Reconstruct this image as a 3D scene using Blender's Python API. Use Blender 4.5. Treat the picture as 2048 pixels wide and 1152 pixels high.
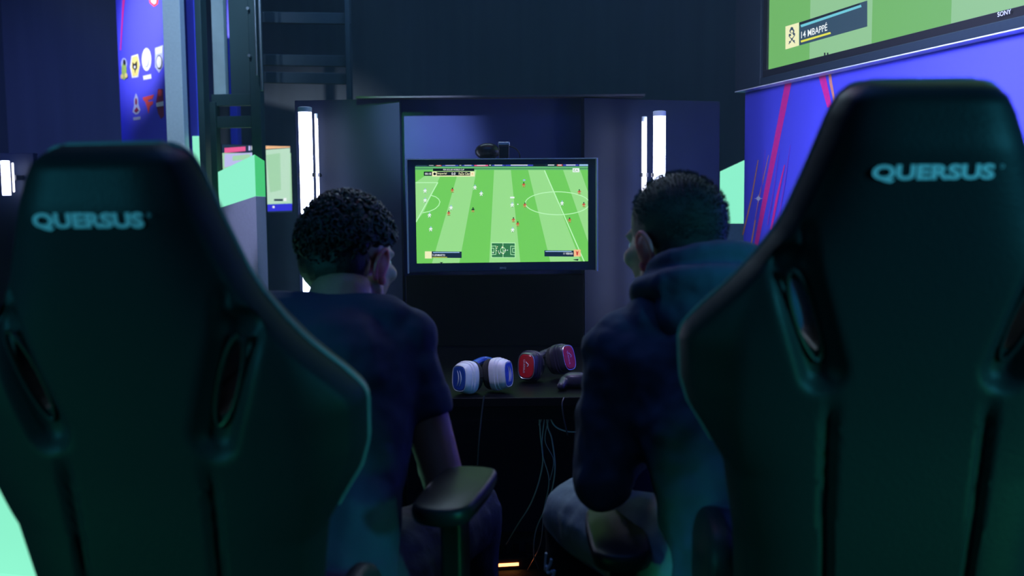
import bpy, bmesh, math, random
import numpy as np
from mathutils import Vector, Matrix, Euler, noise
random.seed(7)
R = math.radians
PI = math.pi
sc = bpy.context.scene
for o in list(bpy.data.objects): bpy.data.objects.remove(o)
COL = sc.collection

# ------------------------------------------------------------------ camera
CAM_Z = 1.25
camd = bpy.data.cameras.new('camera'); cam = bpy.data.objects.new('camera', camd); COL.objects.link(cam)
camd.lens = 35; camd.sensor_width = 36; camd.clip_start = .05; camd.clip_end = 60
CR = Matrix.Rotation(R(85), 3, 'X') @ Matrix.Rotation(R(-.5), 3, 'Z')
cam.matrix_world = Matrix.Translation((0, 0, CAM_Z)) @ CR.to_4x4()
camd.dof.use_dof = True; camd.dof.focus_distance = 3.1; camd.dof.aperture_fstop = 3.3
sc.camera = cam
FPX = 35 / 36 * 2048
def ray(px, py): return CR @ Vector(((px - 1024) / FPX, -(py - 576) / FPX, -1))
def at(px, py, D):
    d = ray(px, py); d = d * (D / d.y); return Vector((d.x, d.y, d.z + CAM_Z))
def on_plane(px, py, p0, n):
    d = ray(px, py); o = Vector((0, 0, CAM_Z)); return o + d * ((p0 - o).dot(n) / d.dot(n))

# ------------------------------------------------------------------ world, exposure, lights
sc.view_settings.view_transform = 'Standard'; sc.view_settings.look = 'None'
sc.view_settings.exposure = 0; sc.view_settings.gamma = 1; sc.view_settings.use_curve_mapping = False
w = bpy.data.worlds.new('world'); sc.world = w; w.use_nodes = True
w.node_tree.nodes['Background'].inputs[0].default_value = (.006, .012, .03, 1)
w.node_tree.nodes['Background'].inputs[1].default_value = .6
def area(name, loc, target, size, power, col, size_y=None, spread=180):
    d = bpy.data.lights.new(name, 'AREA'); d.energy = power; d.color = col; d.size = size; d.spread = R(spread)
    if size_y: d.shape = 'RECTANGLE'; d.size_y = size_y
    o = bpy.data.objects.new(name, d); COL.objects.link(o); o.location = loc
    o.rotation_euler = (Vector(target) - Vector(loc)).to_track_quat('-Z', 'Y').to_euler(); return o
def spot(name, loc, target, power, col, angle, blend=.8, rad=.05):
    d = bpy.data.lights.new(name, 'SPOT'); d.energy = power; d.color = col; d.spot_size = R(angle); d.spot_blend = blend
    d.shadow_soft_size = rad
    o = bpy.data.objects.new(name, d); COL.objects.link(o); o.location = loc
    o.rotation_euler = (Vector(target) - Vector(loc)).to_track_quat('-Z', 'Y').to_euler(); return o
for sx in (-1, 1):
    spot('green_low_spot', (sx * 2.55, -.25, .4), (sx * .50, 1.25, .62), 70 + sx * 26, (.07, 1, .42), 24, .9, .2)
    spot('teal_high_spot', (sx * 2.55, -.35, 1.66), (sx * .50, 1.25, 1.05), 125 + sx * 38, (.07, .70, 1), 25, .9, .2)
area('teal_stage_wash', (0, -1.5, 2.6), (0, 1.7, 1.0), 1.2, 3.2, (.12, .4, 1))
spot('desk_violet_spot', (-.1, 2.2, 2.6), (.02, 2.8, .76), 75, (.66, .62, 1), 19, .9)
area('blue_overhead_wash', (0, 1.9, 3.1), (0, 2.0, 1.0), 1.6, 9, (.10, .28, 1), .7)
spot('centre_panel_blue_spot', (-.7, 2.1, 3.0), at(850, 262, 3.65), 700, (.5, .62, 1), 12, 1)
spot('flank_green_spot', (-.3, 1.6, 3.0), at(752, 250, 3.6), 200, (.15, 1, .1), 10, 1)
spot('drape_violet_spot', (-2.6, 3.5, 3.3), (-3.7, 7.9, 1.9), 900, (.16, .2, 1), 40, 1)
spot('banner_spot', (-2.8, 3.4, 3.3), at(292, 40, 6.3), 1500, (.75, .78, 1), 20, 1)
spot('column_spot', (-1.2, 3.0, 3.3), at(350, 90, 5.5), 190, (.40, .66, 1), 34, 1)
area('panel_wash', (-.1, 1.7, 2.05), (1.3, 2.8, 1.75), .5, 20, (.5, .55, 1), .5, 75)
area('hall_blue_fill', (0, 5.2, 3.2), (0, 7.5, 1.5), 3, 45, (.14, .35, .7), 1)
area('rim_key', (-.2, 4.3, 3.3), (0, 1.5, 1.1), 1.6, 11, (.55, .8, 1), .4, 110)
area('pink_desk_light', (.1, 3.1, 3.2), (0, 1.9, 1.0), .5, .9, (1, .35, .6), .3, 100)
spot('pillar_spot', (-.9, 3.2, 3.2), at(498, 440, 4.9), 330, (.5, .55, 1), 11)

# ------------------------------------------------------------------ materials
def mat(name, col, rough=.5, metal=0, emit=None, es=0, bump=0, bscale=80, var=0, sss=0, coat=0, spec=.5, stretch=None):
    m = bpy.data.materials.new(name); m.use_nodes = True; nt = m.node_tree; p = nt.nodes['Principled BSDF']
    p.inputs['Base Color'].default_value = (*col, 1); p.inputs['Roughness'].default_value = rough; p.inputs['Metallic'].default_value = metal
    p.inputs['Specular IOR Level'].default_value = spec
    if coat: p.inputs['Coat Weight'].default_value = coat; p.inputs['Coat Roughness'].default_value = .15
    if sss:
        p.inputs['Subsurface Weight'].default_value = sss; p.inputs['Subsurface Radius'].default_value = (.012, .004, .002); p.inputs['Subsurface Scale'].default_value = 1
    if emit: p.inputs['Emission Color'].default_value = (*emit, 1); p.inputs['Emission Strength'].default_value = es
    tc = nt.nodes.new('ShaderNodeTexCoord'); nz = nt.nodes.new('ShaderNodeTexNoise'); nz.inputs['Scale'].default_value = bscale; nz.inputs['Detail'].default_value = 4
    src = tc.outputs['Object']
    if stretch:
        mp = nt.nodes.new('ShaderNodeMapping'); mp.inputs['Scale'].default_value = stretch; nt.links.new(src, mp.inputs[0]); src = mp.outputs[0]
    nt.links.new(src, nz.inputs['Vector'])
    if bump:
        b = nt.nodes.new('ShaderNodeBump'); b.inputs['Strength'].default_value = bump; b.inputs['Distance'].default_value = .003
        nt.links.new(nz.outputs['Fac'], b.inputs['Height']); nt.links.new(b.outputs[0], p.inputs['Normal'])
    if not emit:
        v = var or .12
        mr = nt.nodes.new('ShaderNodeMapRange'); mr.inputs['To Min'].default_value = 1 - v; mr.inputs['To Max'].default_value = 1 + v
        mx = nt.nodes.new('ShaderNodeMix'); mx.data_type = 'RGBA'; mx.blend_type = 'MULTIPLY'; mx.inputs['Factor'].default_value = 1
        mx.inputs['A'].default_value = (*col, 1); nt.links.new(nz.outputs['Fac'], mr.inputs['Value']); nt.links.new(mr.outputs[0], mx.inputs['B'])
        nt.links.new(mx.outputs['Result'], p.inputs['Base Color'])
    return m
def glow(name, col, s=1): return mat(name, (0.02, .02, .02), .4, emit=col, es=s)
def srgb(r, g, b):
    return tuple(((c / 255) / 12.92 if c / 255 <= .04045 else ((c / 255 + .055) / 1.055) ** 2.4) for c in (r, g, b))
def scr(r, g, b): return glow('screen_%d_%d_%d' % (r, g, b), srgb(r, g, b), 1)

M = {}
M['floor'] = mat('floor_turf', (.02, .05, .02), .9, bump=.6, bscale=160, var=.5)
M['wall'] = mat('wall_drape', (.05, .07, .08), .9, bump=.3, bscale=3, var=.25, stretch=(4, 4, .2))
M['ceiling'] = mat('ceiling_black', (.02, .02, .025), .9)
M['leather'] = mat('chair_leather', (.019, .022, .024), .45, bump=.2, bscale=260, spec=.16)
M['leather2'] = mat('chair_leather_groove', (.012, .013, .014), .6, bump=.2, bscale=260)
M['rim_light_strip'] = mat('grey_rim_light', (.20, .22, .23), .45)  # lighter grey than the leather, stands in for rim light on the chair edges
M['thread'] = mat('logo_thread', (.95, .97, .95), .7, bump=.3, bscale=600)
M['plastic'] = mat('black_plastic', (.02, .02, .022), .35)
M['padpl'] = mat('armrest_polyurethane', (.010, .011, .014), .4, bump=.1, bscale=300, spec=.15)
M['metal'] = mat('dark_metal', (.12, .12, .13), .35, .8)
M['panel'] = mat('kiosk_panel_dark', (.008, .014, .036), .5, spec=.2, bump=.1, bscale=6, var=.2)
M['panel_b'] = mat('kiosk_panel_blue', (.03, .042, .13), .5, spec=.25, bump=.1, bscale=6, var=.2)
M['panel_k'] = mat('kiosk_panel_black', (.002, .002, .003), .5, spec=.08, var=.2, bscale=5)
M['desk'] = mat('desk_black', (.003, .003, .005), .45, spec=.08)
M['tube'] = glow('led_tube_glow', (.60, .68, 1), 13)
M['slim_strip'] = glow('slim_strip_glow', (.8, .82, 1), 4)  # weaker glow for the thin lines beside the wide tubes
M['alu'] = mat('aluminium', (.6, .62, .68), .3, .9)
M['bezel'] = mat('monitor_bezel', (.04, .065, .12), .35)
M['bezel_e'] = mat('monitor_edge', (.75, .78, .85), .35)
M['bigbezel'] = mat('tv_frame', (.025, .04, .055), .5, spec=.2)
M['vinyl'] = mat('blue_vinyl', (.10, .10, .85), .5, spec=.3, bscale=1.5, var=.06)
M['magenta'] = mat('magenta_print', (.9, .03, .35), .5)
M['cap'] = mat('tube_cap', (.75, .8, .85), .5)
M['rail'] = mat('scaffold_rail', (.03, .045, .06), .6)
M['orange'] = mat('orange_print', (.9, .35, .2), .5)
M['violet'] = mat('violet_print', (.25, .06, .7), .5)
M['spark'] = mat('spark_print', (.85, .85, 1), .5)
M['white'] = mat('white_paint', (.8, .82, .85), .5)
M['teal'] = mat('teal_painted_metal', (.03, .075, .08), .5, var=.3, bscale=4)
M['plank'] = mat('worn_pale_panel', (.5, .52, .5), .6, bump=.2, bscale=9, var=.35)
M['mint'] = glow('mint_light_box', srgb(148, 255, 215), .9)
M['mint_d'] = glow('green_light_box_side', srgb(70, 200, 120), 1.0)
M['lav'] = mat('pillar_white', (.7, .72, .85), .5)
M['skin'] = mat('skin', (.46, .20, .15), .5, bump=.1, bscale=200, sss=.25)
M['skin_ear'] = mat('skin_ear', (.75, .13, .16), .45, sss=.5)  # reddened base imitates light shining through the ear
M['hair'] = mat('dark_hair', (.018, .014, .014), .45, bump=.6, bscale=300, var=.4)
M['hair2'] = mat('cropped_hair', (.02, .017, .018), .55, bump=.7, bscale=500, var=.4)
M['shirt'] = mat('navy_cotton', (.02, .03, .065), .85, bump=.5, bscale=25, var=.15)
M['hoodie'] = mat('navy_fleece', (.055, .078, .125), .9, bump=.5, bscale=30, var=.2)
M['jeans'] = mat('dark_denim', (.022, .026, .045), .85, bump=.4, bscale=120)
M['sweats'] = mat('grey_sweatpants', (.26, .34, .37), .9, bump=.4, bscale=60)
M['sweats2'] = mat('black_sweatpants', (.02, .025, .03), .9, bump=.4, bscale=60)
nt_ = M['sweats'].node_tree; L_ = nt_.links; p_ = nt_.nodes['Principled BSDF']; old = p_.inputs['Base Color'].links[0].from_socket
tc_ = nt_.nodes.new('ShaderNodeTexCoord'); sp_ = nt_.nodes.new('ShaderNodeSeparateXYZ'); L_.new(tc_.outputs['Object'], sp_.inputs[0])
ma_ = nt_.nodes.new('ShaderNodeMath'); ma_.operation = 'MULTIPLY_ADD'; ma_.inputs[1].default_value = .75; L_.new(sp_.outputs['X'], ma_.inputs[0]); L_.new(sp_.outputs['Z'], ma_.inputs[2])
gt_ = nt_.nodes.new('ShaderNodeMath'); gt_.operation = 'GREATER_THAN'; gt_.inputs[1].default_value = .632; L_.new(ma_.outputs[0], gt_.inputs[0])
mx_ = nt_.nodes.new('ShaderNodeMix'); mx_.data_type = 'RGBA'; mx_.inputs['A'].default_value = (.012, .014, .018, 1); L_.new(gt_.outputs[0], mx_.inputs['Factor']); L_.new(old, mx_.inputs['B']); L_.new(mx_.outputs['Result'], p_.inputs['Base Color'])   # two-tone cloth: grey above, black below
M['sole'] = mat('shoe_sole', (.6, .6, .6), .6)
M['shoe'] = mat('shoe_upper', (.03, .03, .035), .6)
M['eye'] = mat('eye_white', (.8, .8, .8), .2)
M['hs_white'] = mat('headset_white', (.8, .8, .86), .35)
M['hs_blue'] = mat('headset_blue', (.03, .09, .5), .25)
M['hs_red'] = mat('headset_red', (.55, .01, .02), .3)
M['hs_black'] = mat('headset_black', (.03, .025, .05), .4)
M['foam'] = mat('ear_foam', (.02, .02, .022), .9, bump=.5, bscale=200)
M['cable'] = mat('cable_grey', (.5, .52, .6), .4)
M['cable_k'] = mat('cable_black', (.03, .03, .04), .45)
M['amber'] = glow('amber_lamp', (1, .25, .08), 6)

# ------------------------------------------------------------------ mesh helpers
class MB:
    def __init__(s): s.v = []; s.f = []; s.m = []; s.mats = []
    def mi(s, m):
        if m not in s.mats: s.mats.append(m)
        return s.mats.index(m)
    def add(s, vs, fs, m):
        k = len(s.v); i = s.mi(m); s.v += [Vector(v) for v in vs]
        for f in fs: s.f.append([k + a for a in f]); s.m.append(i)
    def box(s, c, size, m, rot=None):
        c = Vector(c); h = Vector(size) / 2; vs = []
        for x in (-1, 1):
            for y in (-1, 1):
                for z in (-1, 1):
                    p = Vector((x * h.x, y * h.y, z * h.z))
                    if rot: p = rot @ p
                    vs.append(c + p)
        s.add(vs, [(0, 1, 3, 2), (4, 6, 7, 5), (0, 4, 5, 1), (2, 3, 7, 6), (0, 2, 6, 4), (1, 5, 7, 3)], m)
    def prism(s, pts, fn, a, b, m):
        # pts 2d polygon, fn(x, y, t)->3d, extruded from t=a to t=b
        n = len(pts); vs = [fn(x, y, a) for x, y in pts] + [fn(x, y, b) for x, y in pts]
        s.add(vs, [list(range(n)), list(range(2 * n - 1, n - 1, -1))] + [(i, i + n, (i + 1) % n + n, (i + 1) % n) for i in range(n)], m)
    def poly(s, pts, m): s.add(pts, [list(range(len(pts)))], m)
    def tube(s, pts, r, m, n=8, cap=True):
        pts = [Vector(p) for p in pts]; rs = r if isinstance(r, (list, tuple)) else [r] * len(pts)
        vs = []; up = None
        for i, p in enumerate(pts):
            t = (pts[min(i + 1, len(pts) - 1)] - pts[max(i - 1, 0)])
            t = t.normalized() if t.length > 1e-9 else Vector((0, 0, 1))
            if up is None: up = t.orthogonal().normalized()
            a = (up - t * up.dot(t)); a = a.normalized() if a.length > 1e-6 else t.orthogonal().normalized(); up = a; b = t.cross(a)
            for k in range(n):
                th = 2 * PI * k / n; vs.append(p + (a * math.cos(th) + b * math.sin(th)) * rs[i])
        fs = []
        for i in range(len(pts) - 1):
            for k in range(n): fs.append((i * n + k, i * n + (k + 1) % n, (i + 1) * n + (k + 1) % n, (i + 1) * n + k))
        if cap: fs += [list(range(n - 1, -1, -1)), [(len(pts) - 1) * n + k for k in range(n)]]
        s.add(vs, fs, m)
    def ell(s, c, r, m, rot=None, nu=16, nv=10, pw=1.0):
        c = Vector(c); r = (r, r, r) if isinstance(r, (int, float)) else r; vs = []
        def sp(x): return math.copysign(abs(x) ** pw, x)
        for j in range(1, nv):
            ph = PI * j / nv
            for i in range(nu):
                th = 2 * PI * i / nu
                vs.append((r[0] * sp(math.sin(ph)) * sp(math.cos(th)), r[1] * sp(math.sin(ph)) * sp(math.sin(th)), r[2] * sp(math.cos(ph))))
        vs += [(0, 0, r[2]), (0, 0, -r[2])]
        vs = [c + ((rot @ Vector(v)) if rot else Vector(v)) for v in vs]; T = len(vs) - 2; B = T + 1; fs = []
        for j in range(nv - 2):
            for i in range(nu): fs.append((j * nu + i, (j + 1) * nu + i, (j + 1) * nu + (i + 1) % nu, j * nu + (i + 1) % nu))
        for i in range(nu): fs.append((T, i, (i + 1) % nu)); fs.append((B, (nv - 2) * nu + (i + 1) % nu, (nv - 2) * nu + i))
        s.add(vs, fs, m)
    def cap(s, p0, r0, p1, r1, m, n=14):
        p0 = Vector(p0); p1 = Vector(p1); ax = (p1 - p0); L = ax.length; ax = ax / L; pts = []; rs = []
        for k in range(1, 6):
            a = PI / 2 * (1 - k / 5); pts.append(p0 - ax * r0 * math.sin(a)); rs.append(r0 * math.cos(a))
        for k in range(1, 6):
            a = PI / 2 * (k / 5); pts.append(p1 + ax * r1 * math.sin(a)); rs.append(max(r1 * math.cos(a), 1e-4))
        pts.insert(0, p0 - ax * r0); rs.insert(0, 1e-4)
        s.tube(pts, rs, m, n)
    def lathe(s, prof, c, m, n=24, rot=None):
        c = Vector(c); vs = []; fs = []
        for (r, z) in prof:
            for k in range(n):
                p = Vector((r * math.cos(2 * PI * k / n), r * math.sin(2 * PI * k / n), z)); vs.append(c + ((rot @ p) if rot else p))
        for i in range(len(prof) - 1):
            for k in range(n): fs.append((i * n + k, i * n + (k + 1) % n, (i + 1) * n + (k + 1) % n, (i + 1) * n + k))
        fs += [list(range(n - 1, -1, -1)), [(len(prof) - 1) * n + k for k in range(n)]]
        s.add(vs, fs, m)
    def text(s, body, fn, x0, y0, x1, y1, m, bold=0, t=0, thick=0):
        # fits the string into the rectangle x0..x1, y0 (bottom)..y1 (top) of fn's 2-D space
        cu = bpy.data.curves.new('txt', 'FONT'); cu.body = body; cu.offset = bold; cu.resolution_u = 3
        o = bpy.data.objects.new('txt', cu); COL.objects.link(o); dg = bpy.context.evaluated_depsgraph_get(); dg.update()
        me = bpy.data.meshes.new_from_object(o.evaluated_get(dg)); vs = [v.co.copy() for v in me.vertices]; fs = [list(p.vertices) for p in me.polygons]
        bpy.data.objects.remove(o); bpy.data.curves.remove(cu); bpy.data.meshes.remove(me)
        if not vs: return
        ax, bx = min(v.x for v in vs), max(v.x for v in vs); ay, by = min(v.y for v in vs), max(v.y for v in vs)
        q = [((v.x - ax) / (bx - ax) * (x1 - x0) + x0, (v.y - ay) / (by - ay) * (y1 - y0) + y0) for v in vs]
        s.add([fn(a, b, t) for a, b in q], fs, m)
        if thick:
            s.add([fn(a, b, t - thick) for a, b in q], fs, m)
    def mesh(s, name, smooth=True, fix=True, angle=35):
        me = bpy.data.meshes.new(name); me.from_pydata([tuple(v) for v in s.v], [], s.f)
        for m in s.mats: me.materials.append(m)
        me.polygons.foreach_set('material_index', s.m)
        if fix:
            bm = bmesh.new(); bm.from_mesh(me); bmesh.ops.recalc_face_normals(bm, faces=bm.faces); bm.to_mesh(me); bm.free()
        me.update()
        if smooth: me.polygons.foreach_set('use_smooth', [True] * len(me.polygons)); me.set_sharp_from_angle(angle=R(angle))
        return me
    def build(s, name, parent=None, smooth=True, fix=True, local=False, bevel=0, label=None, angle=35):
        o = bpy.data.objects.new(name, s.mesh(name, smooth, fix, angle)); COL.objects.link(o)
        if bevel:
            b = o.modifiers.new('bevel', 'BEVEL'); b.width = bevel; b.segments = 3; b.limit_method = 'ANGLE'; b.angle_limit = R(40)
            w_ = o.modifiers.new('wn', 'WEIGHTED_NORMAL')
        if parent: attach(o, parent, local)
        if label: o['label'] = label
        return o
def wm(o):
    m = Matrix.LocRotScale(o.location, o.rotation_euler, o.scale)
    return (wm(o.parent) @ o.matrix_parent_inverse @ m) if o.parent else m
def attach(o, parent, local=False):
    o.parent = parent
    if not local: o.matrix_parent_inverse = wm(parent).inverted()
def tag(o, label, cat, group=None, kind=None):
    o['label'] = label; o['category'] = cat
    if group: o['group'] = group
    if kind: o['kind'] = kind
    return o
def thing(name, loc, label, cat, rz=0, group=None):
    o = bpy.data.objects.new(name, None); COL.objects.link(o); o.location = loc; o.rotation_euler = (0, 0, rz); o.empty_display_size = .05
    return tag(o, label, cat, group)
def struct(o): o['kind'] = 'structure'; return o
def bake(mb, name, mods, parent=None, label=None, local=False, smooth=True):
    """evaluate modifiers once and keep the resulting mesh"""
    o = bpy.data.objects.new('tmp', mb.mesh('tmp', False, True)); COL.objects.link(o)
    for f in mods: f(o)
    dg = bpy.context.evaluated_depsgraph_get(); dg.update()
    me = bpy.data.meshes.new_from_object(o.evaluated_get(dg)); bpy.data.objects.remove(o)
    me.name = name
    if not me.materials:
        for m in mb.mats: me.materials.append(m)
    if smooth: me.polygons.foreach_set('use_smooth', [True] * len(me.polygons))
    r = bpy.data.objects.new(name, me); COL.objects.link(r)
    if parent: attach(r, parent, local)
    if label: r['label'] = label
    return r
def remesh(vs):
    def f(o): m = o.modifiers.new('r', 'REMESH'); m.mode = 'VOXEL'; m.voxel_size = vs; m.use_smooth_shade = True
    return f
def smoothm(n, fac=.5):
    def f(o): m = o.modifiers.new('s', 'SMOOTH'); m.iterations = n; m.factor = fac
    return f
def disp(scale, strength, kind='CLOUDS'):
    def f(o):
        t = bpy.data.textures.new('t', kind); t.noise_scale = scale
        m = o.modifiers.new('d', 'DISPLACE'); m.texture = t; m.strength = strength; m.mid_level = .5
    return f
def lerp(prof, t):
    for (a, x), (b, y) in zip(prof, prof[1:]):
        if t <= b: return x + (y - x) * max(0, (t - a)) / (b - a)
    return prof[-1][1]
def cat_smooth(pts, n=8, closed=False):
    P = [Vector(p) for p in pts]; out = []; N = len(P)
    rng = range(N) if closed else range(N - 1)
    for i in rng:
        g = (lambda k: P[k % N]) if closed else (lambda k: P[min(max(k, 0), N - 1)])
        p0, p1, p2, p3 = g(i - 1), g(i), g(i + 1), g(i + 2)
        for k in range(n):
            t = k / n; out.append(.5 * ((2 * p1) + (-p0 + p2) * t + (2 * p0 - 5 * p1 + 4 * p2 - p3) * t * t + (-p0 + 3 * p1 - 3 * p2 + p3) * t ** 3))
    if not closed: out.append(P[-1])
    return out
def sstep(a, b, x):
    t = min(1, max(0, (x - a) / (b - a))); return t * t * (3 - 2 * t)

# ------------------------------------------------------------------ the hall
def slab(name, c, size, m):
    b = MB(); b.box(c, size, m); return struct(b.build(name, smooth=False))
slab('floor', (0, 3, -.05), (9, 12, .1), M['floor'])
slab('ceiling', (0, 3, 3.65), (9, 12, .1), M['ceiling'])
slab('wall_left', (-4.55, 3, 1.8), (.1, 12, 3.8), M['wall'])
slab('wall_right', (4.55, 3, 1.8), (.1, 12, 3.8), M['wall'])
slab('wall_back', (0, 9.05, 1.8), (9, .1, 3.8), M['wall'])
slab('wall_front', (0, -3.05, 1.8), (9, .1, 3.8), M['wall'])

# ------------------------------------------------------------------ kiosk: panels, desk, tubes
YK = 3.63
def panel(px0, px1, ptop, D0, D1, m, label, th=.03, zb=0.0):
    a = at(px0, ptop, D0); b = at(px1, ptop, D1); z = (a.z + b.z) / 2
    t = MB(); d = Vector((b.x - a.x, b.y - a.y, 0)).normalized(); n = Vector((-d.y, d.x, 0))
    L = math.hypot(b.x - a.x, b.y - a.y); c = Vector(((a.x + b.x) / 2, (a.y + b.y) / 2, (z + zb) / 2)) + n * th / 2
    rot = Matrix.Rotation(math.atan2(d.y, d.x), 3, 'Z'); t.box(c, (L, th, z - zb), m, rot)
    o = t.build('kiosk_panel', bevel=.002)
    return tag(o, label, 'panel', 'panels of the gaming kiosk')
panel(589, 799, 199, YK + .04, YK, M['panel'], 'dark grey kiosk panel behind the left light tube and its reflection strip')
panel(1168, 1440, 199, YK, YK + .18, M['panel'], 'dark kiosk panel behind the right light tube and its reflection strip')
panel(799.5, 1167.5, 197, YK + .05, YK + .05, M['panel_b'], 'dark blue kiosk panel directly behind the central monitor')
# black recess box under the monitor
t = MB(); a = at(812, 552, YK); b = at(1167, 552, YK)
t.box(((a.x + b.x) / 2, YK + .02, (a.z + .72) / 2), (b.x - a.x, .05, a.z - .72), M['panel_k'])
tag(t.build('cabinet_panel', bevel=.002), 'glossy black lower panel beneath the central monitor above the desk', 'panel')
# thin aluminium trim along the kiosk's top
t = MB(); a = at(712, 198, YK - .012); b = at(1290, 199, YK - .012); z = (a.z + b.z) / 2 + .003
t.box(((a.x + b.x) / 2, YK + .03, z + .008), (b.x - a.x, .09, .007), M['metal'])
tag(t.build('top_trim'), 'thin metal strip along the top edge of the kiosk', 'trim')

DZ = .715
desk = thing('desk', (0, 3.1, 0), 'narrow black desk shelf under the central monitor with headsets on it', 'desk')
t = MB(); t.box((.02, 3.15, DZ - .013), (1.25, .94, .026), M['desk']); t.build('desk_top', desk, bevel=.003)
t = MB(); t.box((.02, 2.7, DZ - .045), (1.2, .02, .036), M['desk']); t.build('front_rail', desk)
for sx in (-1, 1):
    t = MB(); t.box((.02 + sx * .59, 3.15, (DZ - .028) / 2), (.03, .86, DZ - .028), M['desk']); t.build('side_panel', desk)

def led_tube(px, pyt, pyb, D, wpx, m, label, clip_py=350):
    top = at(px, pyt, D); bot = at(px, pyb, D); wd = wpx / FPX * D
    z0, z1 = bot.z, top.z; x = (top.x + bot.x) / 2
    r = thing('light_tube', (x, D, z0), label, 'light tube', group='vertical light tubes on the kiosk')
    t = MB(); t.tube([(x, D, z0 + .02), (x, D, z1 - .014)], wd / 2, m, 20); t.build('diffuser', r)
    for (q0, q1) in ((z1 - .018, z1), (z0, z0 + .022)):
        t = MB(); t.tube([(x, D, q0), (x, D, q0 + (q1 - q0) * .9), (x, D, q1)], [wd / 2 * 1.06, wd / 2 * 1.06, wd / 2 * .9], M['cap'], 20); t.build('end_cap', r)
    for zc in (at(px, clip_py, D).z, z0 + .1):
        t = MB()
        for q in (-1, 1): t.box((x + q * wd * .54, D + .004, zc), (.006, .03, .014), M['metal'])
        t.box((x, (D + YK) / 2 + wd * .3, zc), (.012, max(.02, YK - D - wd * .5), .008), M['metal']); t.build('mounting_clip', r)
led_tube(616, 214, 692, 3.52, 26, M['tube'], 'wide white light tube left of the central monitor, beside the curly-haired player')
led_tube(638, 227, 690, 3.58, 6.5, M['slim_strip'], 'slim glowing strip left of the central monitor, standing in for the reflection of the wide tube')  # glowing strip put in as the wide tube's reflection in the gloss panel
led_tube(1318, 222, 692, 3.52, 24, M['tube'], 'wide white light tube right of the central monitor, above the cropped head')
led_tube(1288, 233, 690, 3.58, 10, M['slim_strip'], 'slim glowing strip right of the central monitor, standing in for the reflection of the wide tube')  # likewise modelled in place of the right tube's mirror image

# ------------------------------------------------------------------ screens
def homography(src, dst):
    A = []
    for (x, y), (u, v) in zip(src, dst):
        A.append([x, y, 1, 0, 0, 0, -u * x, -u * y, -u]); A.append([0, 0, 0, x, y, 1, -v * x, -v * y, -v])
    h = np.linalg.svd(np.array(A))[2][-1].reshape(3, 3)
    def f(x, y):
        q = h @ np.array([x, y, 1]); return q[0] / q[2], q[1] / q[2]
    return f
LY = .0002
def clip_rect(pts, W, H):
    def cut(P, ins, inter):
        out = []
        for i in range(len(P)):
            a, b = P[i], P[(i + 1) % len(P)]
            if ins(a): out.append(a)
            if ins(a) != ins(b): out.append(inter(a, b))
        return out
    def ix(v, k):
        return lambda a, b: tuple(a[j] + (b[j] - a[j]) * (v - a[k]) / (b[k] - a[k]) for j in (0, 1))
    for k, v, s in ((0, 0, 1), (0, W, -1), (1, 0, 1), (1, H, -1)):
        if len(pts) < 3: return []
        pts = cut(pts, lambda p: (p[k] - v) * s >= 0, ix(v, k))
    return pts
class Screen:
    """draws flat shapes on a real screen rectangle; q() maps design coordinates to rectangle metres"""
    def __init__(s, origin, ux, uz, W, H, q):
        s.o = origin; s.ux = ux; s.uz = uz; s.n = uz.cross(ux).normalized() * -1; s.W = W; s.H = H; s.q = q; s.mb = MB(); s.L = 0
        if s.n.dot(Vector((0, -1, 0))) < 0: s.n = -s.n
    def p3(s, u, v, t=0): return s.o + s.ux * u + s.uz * v + s.n * t
    def poly(s, pts, m, layer=None):
        s.L += 1; l = s.L if layer is None else layer
        P = clip_rect([s.q(x, y) for x, y in pts], s.W, s.H)
        if len(P) >= 3: s.mb.poly([s.p3(u, v, l * LY * .25) for u, v in P], m)
    def rect(s, x0, y0, x1, y1, m): s.poly([(x0, y0), (x1, y0), (x1, y1), (x0, y1)], m)
    def line(s, pts, wd, m, closed=False):
        pts = [Vector((a, b)) for a, b in pts]; s.L += 1; l = s.L; n = len(pts)
        for i in range(n if closed else n - 1):
            a, b = pts[i], pts[(i + 1) % n]; d = (b - a).normalized(); k = Vector((-d.y, d.x)) * wd / 2; e = d * wd * .2
            s.poly([tuple(a - e + k), tuple(b + e + k), tuple(b + e - k), tuple(a - e - k)], m, l)
    def ellipse(s, cx, cy, rx, ry, m, n=18): s.poly([(cx + rx * math.cos(2 * PI * k / n), cy + ry * math.sin(2 * PI * k / n)) for k in range(n)], m)
    def text(s, body, x0, yb, x1, yt, m, bold=0):
        s.L += 1; l = s.L
        def fn(a, b, t): u, v = s.q(a, b); return s.p3(u, v, l * LY * .25)
        s.mb.text(body, fn, x0, yb, x1, yt, m, bold)
S = {k: scr(*c) for k, c in dict(g1=(112, 205, 92), g2=(152, 222, 140), gtop=(96, 180, 110), gdk=(60, 130, 80), line=(190, 250, 190), navy=(22, 42, 66), white=(240, 248, 250),
     red=(205, 70, 60), skin=(214, 140, 90), blk=(14, 24, 30), cream=(240, 240, 190), blue=(60, 70, 180), bar=(150, 190, 230), yel=(225, 225, 70), mini=(50, 120, 75),
     pink=(235, 90, 150), orange=(245, 190, 140), pale=(188, 226, 200), pgrn=(165, 215, 175), shade=(90, 170, 80), aqua=(110, 200, 215), steel=(44, 72, 92), bluef=(50, 50, 215), grn=(110, 180, 95), grn2=(142, 196, 142), lav=(190, 190, 240)).items()}

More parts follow.
